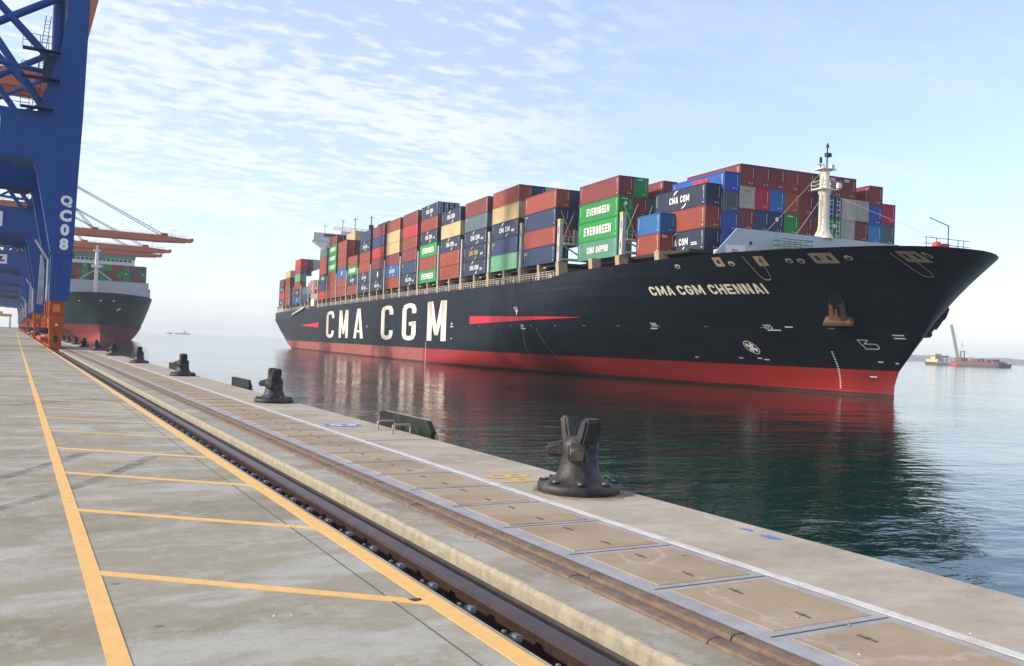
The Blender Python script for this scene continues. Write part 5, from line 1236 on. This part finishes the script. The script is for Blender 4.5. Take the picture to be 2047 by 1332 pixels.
# ---------------------------------------------------------------- distant green ship at the berth
fs = empty('container_ship', (7.4, 442, WZ)); tag(fs, 'distant dark green container ship berthed under the orange crane booms', 'ship')
def stretch(me, k):                    # higher freeboard than the near ship
    for v in me.vertices:
        if v.co.z > BT: v.co.z = BT+(v.co.z-BT)*k
    return me
fh = link('hull', stretch(hull_mesh('hull', ZS_UP, M['green_hull']), 1.17), fs, UPZ)
def raise_bt(me, dz=3.2):
    for v in me.vertices: v.co.z = v.co.z
    return me
ZS_RED = [BT, 1.0, 2, 3, 3.7]
link('boot_topping', hull_mesh('boot_topping', ZS_LO, M['far_red']), fs, UPZ)
link('boot_topping', outset(hull_mesh('boot_topping', ZS_RED, M['far_red']), 0.06), fs, UPZ)
fw = MB(); fw.box(1.0, BEAM-1.0, -12, -11.5, 13.0, 23.2); fw.hexa([(1.0, -11.4, 14), (2.2, -11.4, 14), (2.2, 4, 14), (1.0, 4, 14)], [(1.0, -11.4, 23.1), (2.2, -11.4, 23.1), (2.2, -2, 23.1), (1.0, -2, 23.1)])
link('breakwater', fw.mesh('breakwater', M['breakwater']), fs, UPZ)
link('forecastle_wall', MB().box(BEAM-1.05, BEAM-0.2, -11.6, 6, 14.6, 20.5).mesh('forecastle_wall', M['breakwater']), fs, UPZ)
fmm = empty('foremast', (BEAM/2, -14, -WZ), 0, fs)
link('column', MB().tube((0, 0, 15), (0, 0, 36.0), 0.95, 12, 0.65).tube((0, 0, 36), (0, 0, 38.2), 0.25, 6).mesh('column', M['white']), fmm)
link('platform', MB().box(-1.9, 1.9, -1, 1, 28.6, 29.8).mesh('platform', M['white']), fmm); link('platform', MB().box(-1.4, 1.4, -0.8, 0.8, 35.6, 36.4).mesh('platform', M['white']), fmm)
link('stay', MB().tube((-0.5, 0, 27.5), (-6.4, 0, 23.3), 0.18, 6).tube((0.5, 0, 27.5), (6.4, 0, 23.3), 0.18, 6).mesh('stay', M['white']), fmm)
link('deck', MB().add([(hull_t(s, 12)+.3, s, 14.2) for s in ss]+[(BEAM-hull_t(s, 12)-.3, s, 14.2) for s in reversed(ss)], [tuple(range(2*len(ss)))]).mesh('deck', M['deck']), fs, UPZ)
fa = empty('accommodation', (0, 0, -WZ), 0, fs)
link('deckhouse', MB().box(3, BEAM-3, 62, 76, 14, 36).mesh('deckhouse', M['white']), fa)
link('bridge', MB().box(-0.5, BEAM+0.5, 60.5, 70, 35.0, 38.4).mesh('bridge', M['white']), fa)
link('bridge_roof', MB().box(-0.8, BEAM+0.8, 60.2, 71, 38.4, 41.0).mesh('bridge_roof', M['jade']), fa)
for i in range(22): link('bridge_window', cm('fbw', lambda: MB().box(0, 1.5, 60.3, 60.45, 37.0, 38.1).mesh('bridge_window', M['glass'])), fa, (0.5+2.0*i, 0, 0))
link('antenna', MB().tube((16, 63, 41), (16, 63, 49), 0.35, 6).tube((20, 63, 41), (20, 63, 47), 0.2, 6).tube((29, 63, 41), (29, 63, 46.5), 0.2, 6).tube((24, 63, 41), (24, 63, 44), 0.15, 6).mesh('antenna', M['white']), fa)
fl = MB()
for x, z in ((14.5, 12.7), (21.8, 12.9), (26.4, 12.9), (28.6, 9.9), (27.9, 9.4)): 
    s = -55
    while hull_t(s, z/1.17) > x and s < 0: s += 0.5
    fl.lathe([(0.35, 0), (0.35, 0.6)], (x, s-0.4, z), 8)
link('bow_lamp', fl.mesh('bow_lamp', M['white']), fs, UPZ)
grid = ['MMGEMPMGPMGGMMGMMM', 'GGGPGMNGEPGMMGGEMG', 'MMGEPMMGPPGGMMGMEM']
for r in range(3):
    zt = 22.9+2.85*r
    row = grid[r]
    for c in range(18):
        ck = row[c]
        container(0.55+2.46*c, 3.0, zt, ck, '%s container, %s tier, %s from the left in the distant ship\'s front row' % (CN[ck], ('bottom', 'middle', 'top')[r], (bay_w+[])[c]), 'containers on the distant ship', 12.19, 2.84, 'g' if (ck == 'G' and (c+r) % 3 == 0) else '', False, (7.4, 442), 0.0)

# ---------------------------------------------------------------- dredging barge with crane, far vessels
def px_ground(x, y, z):
    dx, dy = x-1023.5, y-666.0; c_, s_ = math.cos(ROLL), math.sin(ROLL)
    a, b__ = dx*c_+dy*s_, -dx*s_+dy*c_
    d = f_*PX_F+r_*a-u_*b__; k = (z-EYE)/d.z
    return Vector((0, 0, EYE))+d*k
def at_range(x, dist, z=WZ):
    dx = x-1023.5; a = math.atan2(dx, PX_F)+AZ
    return Vector((math.sin(a)*dist, math.cos(a)*dist, z))
pa, pb = at_range(1856, 1120), at_range(2012, 1040)
ax = (pb-pa); LB = ax.length; rz = math.atan2(ax.y, ax.x)
tg = empty('work_boat', pa, rz); tag(tg, 'low work boat with cream wheelhouse moored to the crane barge', 'boat')
bt_ = MB(); bt_.hexa([(3, -5, -0.5), (44, -5, -0.5), (44, 5, -0.5), (3, 5, -0.5)], [(0, -5.5, 3.6), (44, -5.5, 3.0), (44, 5.5, 3.0), (0, 5.5, 3.6)]); bt_.build('hull', M['barge_dark'], tg)
MB().box(2, 20, -4.5, 4.5, 3.4, 6.6).build('deckhouse', M['barge_cream'], tg); MB().box(9, 16, -4, 4, 6.6, 12.0).build('wheelhouse', M['barge_cream'], tg); MB().box(8.6, 16.4, -4.3, 4.3, 12.0, 12.6).build('roof', M['barge_cream'], tg)
for i in range(4): MB().box(9.6+1.6*i, 10.8+1.6*i, -4.08, -4.0, 9.6, 11.0).build('window', M['glass'], tg)
MB().box(17, 27, -4.6, 4.6, 9.0, 10.6).box(18, 18.6, -4, -3.4, 3, 9).box(26, 26.6, -4, -3.4, 3, 9).build('canopy', M['barge_dark'], tg); MB().tube((28.5, 0, 3), (28.5, 0, 12), 0.8, 8, 0.3).build('mast', M['barge_dark'], tg)
MB().tube((20, -5, 3.4), (40, -5, 3.4), 0.25, 6).tube((24, -5.2, 3), (20, -5.2, 8), 0.2, 6).build('boom_rail', M['grey_ship'], tg)
bg_ = empty('crane_barge', pa+ax*0.40, rz); tag(bg_, 'rust red crane barge with tall lattice boom on the far water', 'barge')
e = LB*0.60
MB().hexa([(-6, -8, -0.5), (e-2, -8, -0.5), (e-2, 8, -0.5), (-6, 8, -0.5)], [(-8, -8.2, 3.0), (e, -8.2, 4.0), (e, 8.2, 4.0), (-8, 8.2, 3.0)]).build('hull', M['barge_dark'], bg_)
MB().box(0, e-6, -8.4, -8.25, 1.8, 5.0).box(0, e-6, 8.25, 8.4, 1.8, 5.0).build('hopper_side', M['barge'], bg_)
MB().box(-2, 9, -8.46, -8.42, 0.6, 2.8).build('red_panel', M['arrow_red'], bg_)
hp = MB()
for i in range(11): hp.box(18+4*i, 20.6+4*i, -5+random.uniform(-1, 1), 5, 4.0, 5.8+random.uniform(0, 2.6))
hp.build('deck_cargo', M['barge'], bg_)
MB().box(26, 36, -6, 4, 4, 8.4).build('winch_house', M['barge'], bg_)
MB().box(1.5, 11, -4, 4, 3.4, 8.8).box(7.5, 8.3, -3, -2, 8.8, 16.5).box(12.4, 13.2, -3, -2, 3.4, 16.5).box(7.5, 13.2, -3, -2, 15.7, 16.5).build('crane_house', M['barge'], bg_)
lt = MB(); A0, A1 = Vector((4.5, -2, 6)), Vector((-7.5, -2, 45.0)); dd = (A1-A0); sd = Vector((dd.z, 0, -dd.x)).normalized()
for q in (-1.2, 1.2):
    for yy in (-1.1, 1.1): lt.tube(A0+sd*q*0.7+Vector((0, yy, 0)), A1+sd*q*0.55+Vector((0, yy, 0)), 0.28, 5)
for i in range(16):
    a, b__ = A0+dd*(i/16), A0+dd*((i+1)/16); sg_ = 1 if i % 2 else -1
    for yy in (-1.1, 1.1): lt.tube(a+sd*0.8*sg_+Vector((0, yy, 0)), b__-sd*0.8*sg_+Vector((0, yy, 0)), 0.18, 4)
lt.build('lattice_boom', M['barge_dark'], bg_)
MB().tube(A1, (10, -2, 16), 0.08, 4).tube((8.6, -2, 22), (9.2, -2, 26), 0.2, 5).tube((11.5, -2, 21.5), (8.6, -2, 22), 0.3, 5).build('boom_stay', M['barge_dark'], bg_)
MB().tube((e-1.5, -8.6, 1.6), (e-1.5, -8.3, 1.6), 1.6, 14).build('tyre_fender', M['dark'], bg_)
for k, (x0, x1, dist, lab) in enumerate(((334, 346, 3200, 'faint grey boat on the hazy horizon, left of the other'), (350, 381, 3300, 'faint grey cargo vessel with a white house on the hazy horizon'))):
    a, b__ = at_range(x0, dist), at_range(x1, dist); q = b__-a; ln_ = q.length
    v_ = empty('cargo_vessel', a, math.atan2(q.y, q.x)); tag(v_, lab, 'boat')
    MB().hexa([(2, -5, -1), (ln_-2, -5, -1), (ln_-2, 5, -1), (2, 5, -1)], [(0, -6, 4.5), (ln_, -6, 4.0), (ln_, 6, 4.0), (0, 6, 4.5)]).build('hull', M['grey_ship'], v_)
    MB().box(ln_*0.55, ln_*0.75, -5, 5, 4, 11 if k else 7).build('house', M['white'], v_); MB().tube((ln_*0.62, 0, 8), (ln_*0.62, 0, 18 if k else 10), 0.5, 6).build('mast', M['grey_ship'], v_)
# wooded far shore
sh = MB(); n = 160; V = []
rs = random.Random(5)
hs = [rs.uniform(0, 1) for _ in range(40)]
def hn(x):
    i = int(x) % 39; f = x-int(x); return hs[i]*(1-f)+hs[i+1]*f
base = []
for i in range(n+1):
    xx = 1560+1500*i/n; p = at_range(xx, 3600+400*math.sin(i*0.05)); h = 19+7*hn(i*0.31)+3.5*hn(i*1.7)+1.5*rs.random()-2.5*max(0, (xx-1800)/1000)
    q = p.copy(); q.z = 0; q = q*1.18
    V += [(p.x, p.y, WZ-0.5), (p.x*1.005, p.y*1.005, WZ+h*0.55), (p.x*1.03, p.y*1.03, WZ+h), (q.x, q.y, WZ+h*0.9), (q.x*1.05, q.y*1.05, WZ-0.5)]
sh.add(V, [(5*i+k, 5*i+5+k, 5*i+6+k, 5*i+1+k) for i in range(n) for k in range(4)])
struct(sh.build('far_shore', M['hill']))

# ---------------------------------------------------------------- haze
hz = MB().box(-5200, 9300, -2200, 9300, -9.5, 75).build('haze', None)
tag(hz, kind='stuff')
hm_ = bpy.data.materials.new('haze_air'); hm_.use_nodes = True; t = hm_.node_tree; t.nodes.clear()
o_ = t.nodes.new('ShaderNodeOutputMaterial'); v_ = t.nodes.new('ShaderNodeVolumePrincipled')
v_.inputs['Color'].default_value = (0.95, 0.97, 1.0, 1); v_.inputs['Density'].default_value = 0.00017; v_.inputs['Anisotropy'].default_value = 0.0
t.links.new(v_.outputs[0], o_.inputs['Volume'])
hz.data.materials.append(hm_)
sc.cycles.volume_bounces = 1
sc.cycles.max_bounces = 8
